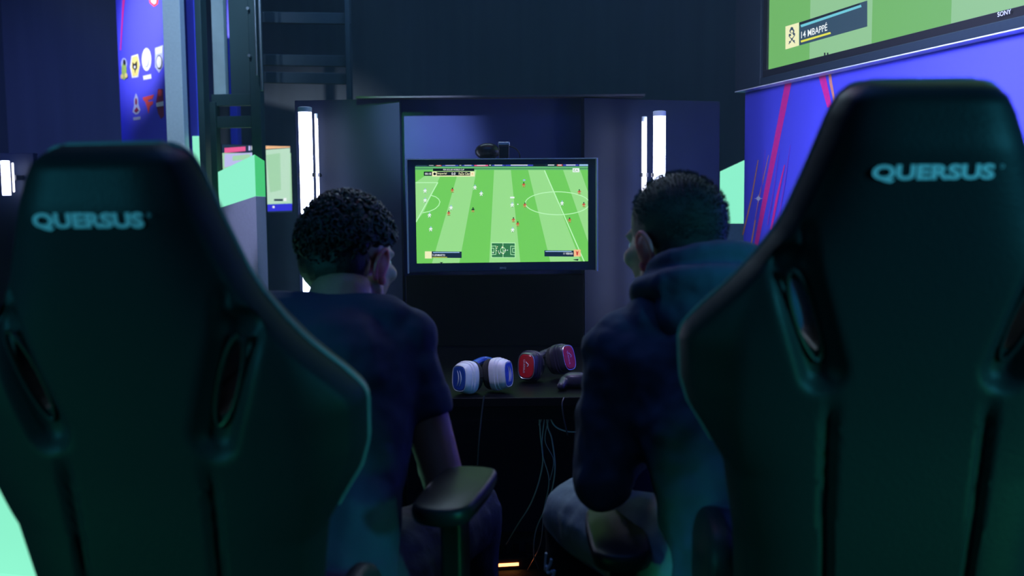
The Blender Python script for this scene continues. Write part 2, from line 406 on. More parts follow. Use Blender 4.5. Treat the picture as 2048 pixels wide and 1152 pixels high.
# central monitor ------------------------------------------------------
MW, MH = .655, .388; yaw = R(4); mc = at(1005, 431, 3.47)
ux = Vector((math.cos(yaw), math.sin(yaw), 0)); uz = Vector((0, 0, 1)); nn = Vector((math.sin(yaw), -math.cos(yaw), 0))
mon = thing('monitor', (mc.x, mc.y, mc.z - MH / 2), 'black monitor showing a football game between the two seated players', 'monitor')
rotm = Matrix.Rotation(yaw, 3, 'Z')
t = MB(); t.box(mc - nn * .022, (MW, .044, MH), M['bezel'], rotm); t.box(mc - nn * .05, (MW * .6, .03, MH * .6), M['plastic'], rotm); t.build('housing', mon, bevel=.004)
for sx in (-1, 1):
    t = MB(); t.box(mc + ux * sx * (MW / 2 + .001) + nn * .002, (.005, .052, MH + .004), M['bezel_e'], rotm); t.build('side_edge', mon)
t = MB(); t.box(mc + uz * (MH / 2 + .001), (MW, .048, .003), M['bezel_e'], rotm); t.build('top_edge', mon)
t = MB(); t.box(mc - nn * .11, (.12, .11, .12), M['plastic'], rotm); t.build('wall_mount', mon)
SWd, SHt = .599, .338
so = mc - ux * SWd / 2 - uz * (SHt / 2 - .006) + nn * .0015
q = homography([(125, 262), (1503, 255), (1495, 1012), (137, 1040)], [(0, SHt), (SWd, SHt), (SWd, 0), (0, 0)])
s = Screen(so, ux, uz, SWd, SHt, q)
s.rect(60, 200, 1600, 1100, S['g1'])
# mowing stripes: light ones
for (a, b, c, d) in ((205, 355, 60, -70), (478, 620, 255, 475), (760, 893, 715, 965), (1030, 1170, 1205, 1440), (1305, 1440, 1560, 1700)):
    if a == 205: s.poly([(205, 345), (330, 345), (190, 640), (125, 720), (125, 400)], S['g2'])
    elif a == 1030: s.poly([(1030, 300), (1165, 300), (1450, 1045), (1205, 1045)], S['g2'])
    else: s.poly([(a, 295), (b, 295), (d, 1050), (c, 1050)], S['g2'])
s.rect(100, 272, 1530, 300, S['gtop']); s.rect(100, 286, 1530, 292, S['gdk'])
s.rect(100, 240, 1530, 272, S['navy'])
xx = 130; adc = [('steel', 90), ('navy', 60), ('red', 46), ('blue', 130), ('navy', 20), ('blue', 90), ('pink', 110), ('navy', 20), ('blue', 100), ('blue', 220), ('blk', 90), ('navy', 80), ('red', 44), ('blue', 120), ('bar', 80)]
for k, wd in adc:
    s.rect(xx, 249, xx + wd, 269, S[k])
    if k in ('blue', 'red', 'navy', 'pink'): s.line([(xx + wd * .2, 261), (xx + wd * .8, 261)], 6, S['white'])
    xx += wd + 6
# pitch lines
s.line([(125, 400), (310, 400)], 6, S['line']); s.line([(306, 402), (132, 712)], 8, S['line'])
s.line([(250, 500), (290, 512), (314, 530), (325, 552), (315, 580), (288, 606), (240, 628), (185, 640)], 6, S['line'])
s.line([(1160, 305), (1466, 1020)], 8, S['line'])
s.line([(1258 + 252 * math.cos(2 * PI * k / 48), 561 + 90 * math.sin(2 * PI * k / 48) + 0.0 * k) for k in range(48)], 6, S['line'], True)
def fig(x, y, m, sh=S['shade']):
    s.ellipse(x + 2, y + 18, 13, 4, sh, 8); s.poly([(x - 7, y - 6), (x + 8, y - 8), (x + 6, y + 8), (x - 5, y + 8)], S[m])
    s.poly([(x - 6, y + 6), (x, y + 6), (x - 5, y + 20), (x - 11, y + 20)], S[m] if m == 'white' else S['skin']); s.poly([(x, y + 6), (x + 6, y + 6), (x + 11, y + 19), (x + 5, y + 20)], S[m] if m == 'white' else S['skin'])
    s.ellipse(x + 1, y - 13, 5, 6, S['blk'] if m != 'white' else S['bar'], 8); s.line([(x - 7, y - 5), (x - 13, y + 5)], 4, S[m]); s.line([(x + 8, y - 6), (x + 13, y + 4)], 4, S[m])
for x, y in ((205, 462), (205, 538), (240, 655), (250, 765), (605, 435), (655, 484), (413, 596), (900, 572), (902, 768), (1293, 558)): fig(x, y, 'white')
for x, y in ((424, 458), (394, 640), (992, 415), (1000, 574), (908, 690), (942, 722), (1428, 470), (1462, 570), (1349, 690)): fig(x, y, 'red')
fig(588, 612, 'blk'); s.rect(884, 511, 918, 523, S['white']); s.ellipse(944, 570, 5, 5, S['white'], 8); s.ellipse(996, 380, 11, 7, S['bar'], 8)
# score board
s.rect(270, 289, 600, 309, S['blk']); s.text('FIFA ECLUB WORLD CUP', 352, 304, 520, 292, S['white'], .01)
s.rect(196, 313, 262, 346, S['blk']); s.text('00:18', 205, 338, 255, 322, S['white'], .01)
s.rect(262, 312, 604, 352, S['cream']); s.rect(300, 314, 568, 344, S['blk'])
s.ellipse(283, 331, 11, 11, S['blk'], 12); s.text('Imperial', 305, 340, 380, 320, S['cream'], .01); s.text('0-0', 418, 340, 450, 320, S['white'], .02)
s.text('FaZe Clan', 476, 339, 565, 320, S['cream'], .01); s.ellipse(585, 331, 6, 7, S['orange'], 6); s.rect(396, 320, 398, 342, S['steel'])
s.rect(1378, 287, 1430, 318, S['white']); s.text('EA', 1386, 312, 1422, 294, S['grn'])
# radar and name plates
s.rect(732, 870, 921, 988, S['line']); s.rect(736, 875, 917, 984, S['mini']); s.line([(824, 875), (824, 984)], 4, S['line'])
s.line([(824 + 20 * math.cos(k / 12 * 2 * PI), 930 + 22 * math.sin(k / 12 * 2 * PI)) for k in range(12)], 4, S['line'], True)
for X0, X1, X2 in ((736, 768, 752), (917, 884, 900)):
    s.line([(X0, 898), (X1, 896), (X1, 962), (X0, 964)], 4, S['line']); s.line([(X0, 914), (X2, 914), (X2, 945), (X0, 945)], 4, S['line'])
random.seed(3)
for k in range(18): s.ellipse(random.uniform(745, 860), random.uniform(900, 960), 4, 4, S['white' if k % 2 else 'cream'], 6)
s.rect(203, 942, 258, 998, S['cream']); s.rect(258, 942, 496, 992, S['navy']); s.line([(270, 950), (478, 948)], 7, S['bar']); s.text('5 LENMARTO', 264, 978, 364, 963, S['white'], .01); s.line([(264, 988), (380, 987)], 4, S['yel'])
s.rect(1149, 928, 1378, 975, S['navy']); s.line([(1158, 936), (1360, 935)], 7, S['bar']); s.text('11 VERNER', 1298, 960, 1372, 944, S['white'], .01); s.rect(1378, 920, 1432, 974, S['orange']); s.poly([(1394, 930), (1405, 938), (1416, 930), (1412, 948), (1410, 964), (1400, 964), (1398, 948)], S['red'])
s.poly([(320, 1026), (350, 1026), (335, 1036)], S['blk']); s.poly([(1368, 998), (1415, 992), (1410, 1006), (1385, 1002)], S['blk'])
scrn = s.mb.build('screen', mon, smooth=False, fix=False)
t = MB(); lo = mc - uz * (MH / 2 - .011) + nn * .001
t.text('BENQ', lambda a, b, c: lo + ux * a + uz * b + nn * c, -.011, -.004, .011, .004, M['bezel_e'], .01, .0006); t.build('badge', mon, smooth=False, fix=False)

# webcam on the monitor
wc = at(1008, 296, 3.47); wt = mc.z + MH / 2 + .0025
cm = thing('camera', (wc.x, wc.y, wt), 'small black action camera with silver top clipped on top of the central monitor', 'camera')
t = MB(); t.box((wc.x, wc.y, wt + .022), (.036, .035, .044), M['plastic']); t.build('camera_body', cm, bevel=.004)
t = MB(); t.box((wc.x, wc.y, wt + .050), (.040, .03, .012), M['alu']); t.build('top_plate', cm, bevel=.002)
t = MB(); t.tube([(wc.x, wc.y + .018, wt + .024), (wc.x, wc.y + .028, wt + .024)], .011, M['plastic'], 16); t.build('lens', cm)
tag(MB() and (lambda b: (b.tube(cat_smooth([(wc.x + .02, wc.y, wt + .042), (wc.x + .045, wc.y + .01, wt + .03), (wc.x + .055, wc.y + .05, wt + .0), (wc.x + .04, wc.y + .08, wt - .1)]), .0025, M['cable_k'], 6), b.build('cable'))[1])(MB()), 'thin black cable curving from the camera down behind the central monitor', 'cable')
t = MB(); a = at(975, 303, 3.55); t.ell(a, (.045, .03, .03), M['plastic'], nu=20); t.box(a - Vector((0, 0, .02)), (.05, .04, .02), M['plastic'])  # dark solid put in for the blob of shadow beside the camera
tag(t.build('shadow_blob', bevel=0), 'dark rounded blob put in for a shadow behind the camera on top of the monitor', 'shadow_blob')

# big right-hand screen wall -------------------------------------------
P0 = at(1488, 400, 4.2); P1v = at(2048, 400, 4.2 * .644)
pd = Vector((P1v.x - P0.x, P1v.y - P0.y, 0)).normalized(); pn = Vector((-pd.y, pd.x, 0))
if pn.x > 0: pn = -pn
WLEN = 3.4
t = MB(); rotp = Matrix.Rotation(math.atan2(pd.y, pd.x), 3, 'Z')
sw = thing('graphic_wall', (P0.x, P0.y, 0), 'blue printed wall with pink light streaks behind the right chair', 'panel')
t.box(Vector((P0.x, P0.y, 1.6)) + pd * WLEN / 2 - pn * .1, (WLEN, .2, 3.2), M['vinyl'], rotp); t.build('wall_panel', sw, smooth=False)
def wp(px, py, off=0): return on_plane(px, py, P0, pn) + pn * off
def streak(pts, m, k):
    b = MB(); L = pts; n = len(L)
    ring = [wp(x + wd / 2, y, .0006 + k * .0003) for x, y, wd in L] + [wp(x - wd / 2, y, .0006 + k * .0003) for x, y, wd in reversed(L)]
    b.poly(ring, m); b.build('streak', sw, smooth=False, fix=False)
for i, (pts, m) in enumerate([
    ([(1578, 160, 13), (1548, 310, 11), (1520, 450, 9), (1500, 560, 7)], 'magenta'), ([(1640, 110, 12), (1645, 155, 14), (1660, 215, 10)], 'magenta'),
    ([(1656, 110, 4), (1662, 165, 6), (1672, 215, 3)], 'orange'), ([(1517, 320, 1.5), (1503, 400, 3), (1486, 470, 3)], 'orange'), ([(1538, 310, 1), (1518, 400, 2.5), (1498, 520, 3)], 'orange'),
    ([(1570, 330, 2), (1555, 395, 5), (1543, 460, 4)], 'magenta'), ([(1560, 300, 1), (1545, 400, 3), (1536, 450, 3)], 'violet'), ([(1582, 290, 1), (1568, 380, 3), (1556, 450, 3)], 'violet'), ([(1532, 300, 1), (1524, 380, 2), (1512, 440, 2)], 'violet')]):
    streak(pts, M[m], i)
b = MB()
for k in range(4):
    a = k * PI / 4; rr = 9 if k % 2 == 0 else 5
    b.poly([wp(1519 + rr * math.cos(a), 397 + rr * math.sin(a), .005), wp(1519 + 1.5 * math.cos(a + PI / 2), 397 + 1.5 * math.sin(a + PI / 2), .005), wp(1519 - rr * math.cos(a), 397 - rr * math.sin(a), .005), wp(1519 - 1.5 * math.cos(a + PI / 2), 397 - 1.5 * math.sin(a + PI / 2), .005)], M['spark'])
b.poly([wp(1519 + 4 * math.cos(k), 397 + 4 * math.sin(k), .0055) for k in np.linspace(0, 2 * PI, 12)[:-1]], M['spark']); b.build('spark', sw, smooth=False, fix=False)
# television in a thick frame
tvc = on_plane(1490, 184, P0, pn); zb = tvc.z; FT = .10
tv = thing('television', (P0.x, P0.y, zb), 'large wall screen in a thick dark frame at the top right', 'television')
TL_, TH_ = 2.1, 1.25
def tp(u, z, off=0): return Vector((P0.x, P0.y, 0)) + pd * u + Vector((0, 0, z)) + pn * off
def tbox(u0, u1, z0, z1, o0, o1, m, name, bev=.004):
    b = MB(); b.add([tp(u, z, o) for u in (u0, u1) for z in (z0, z1) for o in (o0, o1)], [(0, 1, 3, 2), (4, 6, 7, 5), (0, 4, 5, 1), (2, 3, 7, 6), (0, 2, 6, 4), (1, 5, 7, 3)], m); return b.build(name, tv, bevel=bev)
off = .05
sc0 = on_plane(1537, 140, P0 + pn * (off - .02), pn); u_s = (sc0 - Vector((P0.x, P0.y, 0))).dot(pd); z_s = sc0.z
ub = .004
tbox(ub, u_s - .03, zb, zb + TH_, .001, off, M['bigbezel'], 'frame_side'); tbox(TL_ - .1, TL_, zb, zb + TH_, .001, off, M['bigbezel'], 'frame_side')
tbox(u_s - .031, TL_ - .099, zb, z_s - .028, .001, off, M['bigbezel'], 'frame_bottom'); tbox(u_s - .031, TL_ - .099, zb + TH_ - .08, zb + TH_, .001, off, M['bigbezel'], 'frame_top')
tbox(u_s - .031, TL_ - .099, z_s - .029, z_s, .001, off - .012, M['plastic'], 'inner_bezel', .001); tbox(u_s - .031, u_s, z_s, zb + TH_ - .08, .001, off - .012, M['plastic'], 'inner_bezel', .001)
tbox(ub, TL_, zb - .004, zb, .001, off + .001, M['bezel_e'], 'lower_edge_trim', .0005)
SW2, SH2 = TL_ - .1 - u_s, TH_ - .08 - (z_s - zb)
so2 = tp(u_s, z_s, off - .02)
def q2(x, y):
    p = on_plane(x, y, so2, pn) - so2; return p.dot(pd), p.z
s = Screen(so2, pd, Vector((0, 0, 1)), SW2, SH2, q2); s.n = pn
s.mb.poly([s.p3(0, 0), s.p3(SW2, 0), s.p3(SW2, SH2), s.p3(0, SH2)], S['grn'])
for a, b_ in ((.33, .75), (1.18, 1.6)):
    u0, u1 = SW2 * a * .5, SW2 * b_ * .5
    s.mb.poly([s.p3(u0, 0, .0001), s.p3(u1, 0, .0001), s.p3(u1, SH2, .0001), s.p3(u0, SH2, .0001)], S['grn2'])
s.L = 3
s.poly([(1571, 53), (1598, 45), (1598, 91), (1571, 99)], S['cream'])
for (x, y, rr) in ((1584, 62, 5), (1580, 70, 2.5), (1588, 68, 2.5), (1584, 78, 2), (1580, 84, 2), (1588, 82, 2), (1584, 57, 3)): s.ellipse(x, y, rr, rr, S['steel'], 10)
s.ellipse(1584, 63, 2.5, 3, S['cream'], 8); s.line([(1578, 72), (1590, 86)], 1.5, S['steel']); s.line([(1590, 70), (1578, 88)], 1.5, S['steel'])
s.poly([(1599, 45), (1735, 1), (1735, 53), (1599, 91)], S['steel']); s.poly([(1599, 45), (1720, 6), (1720, 12), (1599, 52)], S['blk'])
s.line([(1603, 52), (1722, 12)], 5, S['aqua']); s.line([(1603, 83), (1661, 66)], 4, S['yel'])
def tm(a, b_): return 1603 + a * 52, 77 - a * 16 - b_ * 17
s.L += 1; lay = s.L * LY * .25
s.mb.text('14 MBAPPÉ', lambda a, b_, c: (lambda uv: s.p3(uv[0], uv[1], lay))(q2(*tm(a, b_))), 0, 0, 1, 1, S['white'], .01)
for x in (1650, 1656): s.line([(x, 106), (x, 113)], 3, S['blk'])
s.mb.build('screen', tv, smooth=False, fix=False)
b = MB(); b.text('SONY', lambda a, b_, c: on_plane(1995 + a * 27, 34 - a * 7 - b_ * 9, so2 + pn * .021, pn), 0, 0, 1, 1, M['bezel_e']); b.build('badge', tv, smooth=False, fix=False)

# ------------------------------------------------------------------ gaming chair
def make_chair(loc, rz, seat_z, recl, armz, label, backy=-.23, H=.824, arm_out=.31, arm_fwd=.10, logo_t=.10):
    r = thing('gaming_chair', loc, label, 'gaming chair', rz, 'gaming chairs')
    prof = [(0, .068), (.006, .086), (.016, .098), (.035, .108), (.10, .131), (.155, .152), (.18, .165), (.215, .190), (.285, .250), (.312, .270), (.326, .275), (.385, .271), (.42, .260), (.455, .238), (.495, .214), (.60, .196), (.86, .180)]
    piv = Vector((0, backy, seat_z + .02)); rb = Matrix.Rotation(R(recl), 3, 'X')
    def P(u, t, y): return piv + rb @ Vector((u, y, H - t))
    NS, NT = 120, 120; ts = [H * (k / NT) ** 1.15 for k in range(NT + 1)]
    vs = []; fs = []
    def slot_d(u, t):
        a = Vector((.155, .215)); b_ = Vector((.112, .345)); p = Vector((abs(u), t)); d = b_ - a; k = max(0, min(1, (p - a).dot(d) / d.dot(d))); return (p - a - d * k).length
    n_u = NS + 1
    for t_ in ts:
        wv = lerp(prof, t_); th = .050 + .018 * sstep(0, .08, t_) + .015 * sstep(.4, .7, t_)
        for side in (0, 1):
            for i in range(n_u):
                sx = math.sin((i / NS - .5) * PI); u = wv * sx * (1 if abs(sx) < .999 else 1)
                e = (1 - abs(u) / wv) * wv; rr = .013; ed = math.sqrt(max(0, 1 - (1 - min(1, e / rr)) ** 2)) if e < rr else 1
                te = math.sqrt(max(0, 1 - (1 - min(1, (t_ + .0005) / .022)) ** 2)) if t_ < .022 else 1
                k = ed * te
                wing = .030 * sstep(.20, .29, abs(u)) + .05 * u * u
                if side == 0:
                    y = -th * k * (1 - .52 * (abs(u) / wv) ** 5) + wing
                    y += .020 * (1 - sstep(.010, .034, slot_d(u, t_))) * (k > .9)
                    sm = .098 - .012 * sstep(.4, .8, t_); gd = abs(abs(u) - sm)
                    y += .010 * (1 - sstep(.004, .012, gd)) * sstep(.37, .42, t_)
                    # shoulder crease where the wing leaves the headrest
                    y += .008 * (1 - sstep(.002, .012, abs(abs(u) - (.138 - .1 * (t_ - .17))))) * sstep(.15, .18, t_) * (1 - sstep(.2, .23, t_))
                else:
                    y = (.028 + .03 * sstep(.10, .2, abs(u))) * k * (1 - .55 * (abs(u) / wv) ** 4) + wing
                vs.append(P(u, t_, y))
    row = 2 * n_u
    for j in range(NT):
        a = j * row; b_ = a + row
        for i in range(NS):
            fs.append((a + i, a + i + 1, b_ + i + 1, b_ + i)); fs.append((a + n_u + i, b_ + n_u + i, b_ + n_u + i + 1, a + n_u + i + 1))
        for i in (0, NS): fs.append((a + i, b_ + i, b_ + n_u + i, a + n_u + i) if i == 0 else (a + i, a + n_u + i, b_ + n_u + i, b_ + i))
    for a in (0, NT * row): 
        for i in range(NS): fs.append((a + i, a + n_u + i, a + n_u + i + 1, a + i + 1))
    mb = MB(); mb.add(vs, fs, M['leather'])
    cut = MB()
    for sx in (-1, 1):
        ring = []
        for k in range(20):
            th = 2 * PI * k / 20; a = Vector((.155, .222)); b_ = Vector((.112, .335)); mid = (a + b_) / 2; d = (a - b_) / 2; n_ = Vector((-d.y, d.x)).normalized()
            c_, s_ = math.cos(th), math.sin(th); p = mid + d * math.copysign(abs(c_) ** .8, c_) * .80 + n_ * .0105 * math.copysign(abs(s_) ** .8, s_); ring.append((p.x * sx, p.y))
        cut.prism(ring, lambda x, y, q_: P(x, y, q_), -.2, .25, M['leather'])
    co = bpy.data.objects.new('c', cut.mesh('c', False)); COL.objects.link(co)
    def boo(o): m = o.modifiers.new('b', 'BOOLEAN'); m.operation = 'DIFFERENCE'; m.object = co; m.solver = 'EXACT'
    def weld(o): m = o.modifiers.new('w', 'WELD'); m.merge_threshold = .0006
    back = bake(mb, 'backrest', [weld, boo], r, local=True); bpy.data.objects.remove(co)
    back.data.set_sharp_from_angle(angle=R(50))
    if not back.data.materials: back.data.materials.append(M['leather'])
    def by(u, t_): return -(.050 + .018 * sstep(0, .08, t_)) + .030 * sstep(.20, .29, abs(u)) + .05 * u * u
    t = MB(); t.text('QUERSUS', lambda a, b_, c: P(a, logo_t - b_, by(a, .1) - .0015 - c), -.074, -.0105, .067, .0105, M['thread'], .04, 0, .0012)
    t.tube([P(.0745 + .002 * math.cos(k), logo_t - .0075 + .002 * math.sin(k), by(.07, .1) - .0015) for k in np.linspace(0, 2 * PI, 10)], .0004, M['thread'], 4)
    lg = t.build('logo_lettering', back, smooth=False, fix=False, local=True); lg['label'] = 'pale mint lettering on the headrest'
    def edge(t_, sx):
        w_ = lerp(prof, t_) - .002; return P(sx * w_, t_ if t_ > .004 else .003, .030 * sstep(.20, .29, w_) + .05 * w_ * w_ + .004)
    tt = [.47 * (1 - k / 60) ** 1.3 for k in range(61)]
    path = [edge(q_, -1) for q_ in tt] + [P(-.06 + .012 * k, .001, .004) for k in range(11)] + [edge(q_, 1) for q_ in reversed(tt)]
    t = MB(); t.tube(path, .0042, M['rim_light_strip'], 8); t.build('rim_light_strip', back, local=True, label='grey edge strip imitating rim light')  # pale strip added along the backrest edge to imitate a rim highlight
    for sx in (-1, 1):   # plastic surround of the belt slot
        a = Vector((.155, .218)); b_ = Vector((.112, .34)); mid = (a + b_) / 2; d = (a - b_) / 2; n_ = Vector((-d.y, d.x)).normalized(); L = []
        for k in range(24):
            th = 2 * PI * k / 24; p = mid + d * math.cos(th) * .95 + n_ * .0135 * math.sin(th); L.append(P(sx * p.x, p.y, by(p.x, p.y) + .019))
        t = MB(); t.tube(L + [L[0]], .0035, M['plastic'], 8, False); t.build('slot_surround', back, local=True)
    # seat
    t = MB(); sz = seat_z
    t.ell((0, .03, sz - .05), (.235, .27, .07), M['leather'], nu=32, nv=16, pw=.45)
    t.build('seat', r, local=True, angle=60)
    for sx in (-1, 1):
        t = MB(); pts = cat_smooth([(sx * .225, -.20, sz - .02), (sx * .235, -.05, sz - .005), (sx * .235, .12, sz - .01), (sx * .215, .27, sz - .045)], 5)
        n_ = len(pts); t.tube(pts, [.045 * (.6 + .4 * math.sin(PI * (i + .5) / n_)) for i in range(n_)], M['leather'], 12); t.build('seat_bolster', r, local=True)
        t = MB(); t.ell((sx * .200, backy + .085, sz + .10), (.028, .085, .125), M['leather'], Matrix.Rotation(R(recl), 3, 'X'), 20, 14, .6); t.build('hip_bolster', r, local=True)
        # armrest
        arm = bpy.data.objects.new('armrest', None); COL.objects.link(arm); attach(arm, r, True)
        ax, ay = sx * arm_out, arm_fwd; az = armz
        t = MB(); outl = [(-.042, -.115), (-.05, -.05), (-.05, .07), (-.036, .125), (.036, .125), (.05, .07), (.05, -.05), (.042, -.115), (0, -.135)]
        outl = [tuple(v) for v in [Vector(p) for p in outl]]; sm = cat_smooth([(p[0], p[1], 0) for p in outl], 5, True)
        rows = [(-.030, .80), (-.026, .93), (-.016, 1), (-.006, 1), (0, .95), (.002, .86)]
        vv = []; ff = []; n_ = len(sm)
        for (z, k) in rows:
            for p in sm: vv.append((ax + p.x * k, ay + p.y * (1 - (1 - k) * .5), az + z))
        for j in range(len(rows) - 1):
            for i in range(n_): ff.append((j * n_ + i, j * n_ + (i + 1) % n_, (j + 1) * n_ + (i + 1) % n_, (j + 1) * n_ + i))
        ff += [list(range(n_)), [(len(rows) - 1) * n_ + i for i in range(n_)]]
        t.add(vv, ff, M['padpl']); t.build('arm_pad', arm, local=True, angle=50)
        t = MB(); t.box((ax, ay - .01, (az - .03 + sz - .02) / 2), (.036, .07, az - .03 - sz + .02), M['plastic']); t.build('arm_post', arm, local=True, bevel=.008)
        t = MB(); t.box((ax - sx * .08, ay - .01, sz - .105), (abs(arm_out) * .55, .06, .016), M['metal']); t.tube([(ax, ay - .01, sz - .11), (ax, ay - .01, sz + .03)], .022, M['plastic'], 12); t.build('arm_bracket', arm, local=True, bevel=.003)
    t = MB(); t.box((0, 0, sz - .125), (.26, .24, .03), M['metal']); t.build('tilt_mechanism', r, local=True, bevel=.004)
    t = MB(); t.tube([(0, 0, .08), (0, 0, .22), (0, 0, .221), (0, 0, sz - .12)], [.028, .028, .018, .018], M['metal'], 16); t.build('gas_lift', r, local=True)
    for k in range(5):
        th = 2 * PI * k / 5 + .3; d = Vector((math.cos(th), math.sin(th), 0))
        t = MB(); t.tube([d * .01 + Vector((0, 0, .115)), d * .16 + Vector((0, 0, .10)), d * .31 + Vector((0, 0, .078))], [.032, .026, .018], M['plastic'], 10); lg = t.build('base_leg', r, local=True)
        t = MB(); c_ = d * .31 + Vector((0, 0, .03)); n_ = d.cross(Vector((0, 0, 1)))
        for q_ in (-1, 1): t.tube([c_ + n_ * (q_ * .012 - .008), c_ + n_ * (q_ * .012 + .008)], .03, M['plastic'], 16)
        t.tube([c_, c_ + Vector((0, 0, .05))], .008, M['metal'], 8); t.build('caster', lg, local=True)
    return r
CL = make_chair((-.395, 1.585, 0), R(-11), .495, 12, .775, 'black gaming chair under the curly-haired player in a T-shirt, left foreground', arm_out=.285, logo_t=.078)
CR_ = make_chair((.500, 1.595, 0), R(-1), .560, 11, .688, 'black gaming chair under the player in a hooded top, right foreground', arm_out=.325, arm_fwd=.06, logo_t=.10)

# ------------------------------------------------------------------ people
def hand(mb, wrist, tip_dir, palm_n, m, thumb_side):
    """palm, four curled fingers of unequal length, thumb from the palm's side"""
    d = Vector(tip_dir).normalized(); n = Vector(palm_n).normalized(); s_ = d.cross(n).normalized() * thumb_side; w_ = Vector(wrist)
    mb.cap(w_, .026, w_ + d * .05, .026, m, 10); mb.ell(w_ + d * .055, (.040, .045, .018), m, Matrix((s_, d, n)).transposed(), 14, 8)
    for k, L in enumerate((.9, 1, .95, .75)):
        base = w_ + d * .088 + s_ * (.027 - .018 * k); p = base; dirv = d.copy(); rad = .0088 - .0006 * k
        for j, sl in enumerate((.034, .024, .02)):
            dirv = (dirv * math.cos(R(38)) + n * math.sin(R(38)) - d * 0).normalized() if j else (d * math.cos(R(22)) + n * math.sin(R(22))).normalized()
            nx = p + dirv * sl * L; mb.cap(p, rad, nx, rad * .9, m, 8); p = nx; rad *= .92
    p = w_ + d * .028 + s_ * .034; q_ = p + (d * .6 + s_ * .45 + n * .45).normalized() * .038; mb.cap(w_ + d * .02 + s_ * .018, .013, p, .012, m, 8); mb.cap(p, .0115, q_, .0105, m, 8); mb.cap(q_, .010, q_ + (d * .9 + n * .35).normalized() * .03, .0085, m, 8)
def gamepad(c, rz, label):
    r = thing('game_controller', c, label, 'controller', rz)
    t = MB(); t.ell((0, 0, 0), (.07, .032, .018), M['plastic'], nu=24, nv=12, pw=.7)
    for sx in (-1, 1): t.cap((sx * .055, 0, 0), .021, (sx * .068, -.06, -.022), .015, M['plastic'])
    o = bake(t, 'controller_body', [remesh(.003), smoothm(6)], r, local=True)
    for sx in (-1, 1):
        t = MB(); t.tube([(sx * .028, -.012, .012), (sx * .028, -.012, .024), (sx * .028, -.012, .026)], [.006, .006, .010], M['padpl'], 12); t.build('thumb_stick', r, local=True)
    return r
def head_mb(c, Rm, m, s=1.0):
    t = MB()
    def L(x, y, z): return Vector(c) + Rm @ (Vector((x, y, z)) * s)
    t.ell(L(0, -.012, .035), (.076 * s, .096 * s, .088 * s), m, Rm, 20, 14)     # cranium
    t.ell(L(0, .028, -.02), (.064 * s, .066 * s, .085 * s), m, Rm, 20, 14)      # face
    t.ell(L(0, .052, -.085), (.032 * s, .034 * s, .026 * s), m, Rm, 14, 10)     # chin
    for sx in (-1, 1):
        t.cap(L(sx * .055, -.0, -.05), .022 * s, L(sx * .022, .058, -.09), .018 * s, m)   # jaw
        t.ell(L(sx * .043, .065, -.018), (.022 * s, .02 * s, .02 * s), m, Rm)   # cheekbone
        t.cap(L(sx * .012, .088, .02), .010 * s, L(sx * .045, .072, .022), .009 * s, m)    # brow
    t.cap(L(0, .09, .012), .010 * s, L(0, .112, -.028), .013 * s, m); t.ell(L(0, .104, -.034), (.017 * s, .011 * s, .009 * s), m, Rm)  # nose
    t.ell(L(0, .094, -.055), (.024 * s, .010 * s, .006 * s), m, Rm); t.ell(L(0, .091, -.066), (.021 * s, .011 * s, .007 * s), m, Rm)  # lips
    return t, L
def ear(L, Rm, sx, m, parent, s=1.0):
    t = MB(); P = []
    for k in range(9):
        th = R(-70 + 300 * k / 8); P.append(L(sx * (.084 + .007 * math.sin(th)), -.012 - .017 * math.cos(th) * 1.0 - .004, -.008 + .03 * math.sin(th) ))
    t.tube(cat_smooth(P, 4), .0048 * s, m, 8); rr = Rm @ Matrix.Rotation(R(sx * -18), 3, 'Z')
    t.ell(L(sx * .079, -.012, -.008), (.008 * s, .016 * s, .027 * s), m, rr, 14, 10); t.ell(L(sx * .080, -.004, -.036), (.007 * s, .009 * s, .010 * s), m, rr, 10, 8)
    return bake(t, 'ear', [remesh(.0022), smoothm(4)], parent)
def eyes(L, s, parent):
    for sx in (-1, 1):
        t = MB(); t.ell(L(sx * .031, .074, .003), .0125 * s, M['eye'], nu=14, nv=10); t.ell(L(sx * .031, .0835, .003), .006 * s, M['plastic'], nu=12, nv=8); t.build('eye', parent)
def shoe(p, d, parent, side):
    d = Vector(d).normalized(); rot = Matrix.Rotation(math.atan2(-d.x, d.y), 3, 'Z'); q_ = Vector(p)
    t = MB(); t.ell(q_ + d * .07 + Vector((0, 0, .04)), (.045, .13, .04), M['shoe'], rot, 20, 12, .8); t.ell(q_ + Vector((0, 0, .075)), (.042, .055, .05), M['shoe'], rot)
    o = bake(t, 'shoe', [remesh(.006), smoothm(4)], parent)
    t = MB(); t.ell(q_ + d * .07 + Vector((0, 0, .014)), (.048, .135, .014), M['sole'], rot, 24, 8, .6); t.build('sole', o)

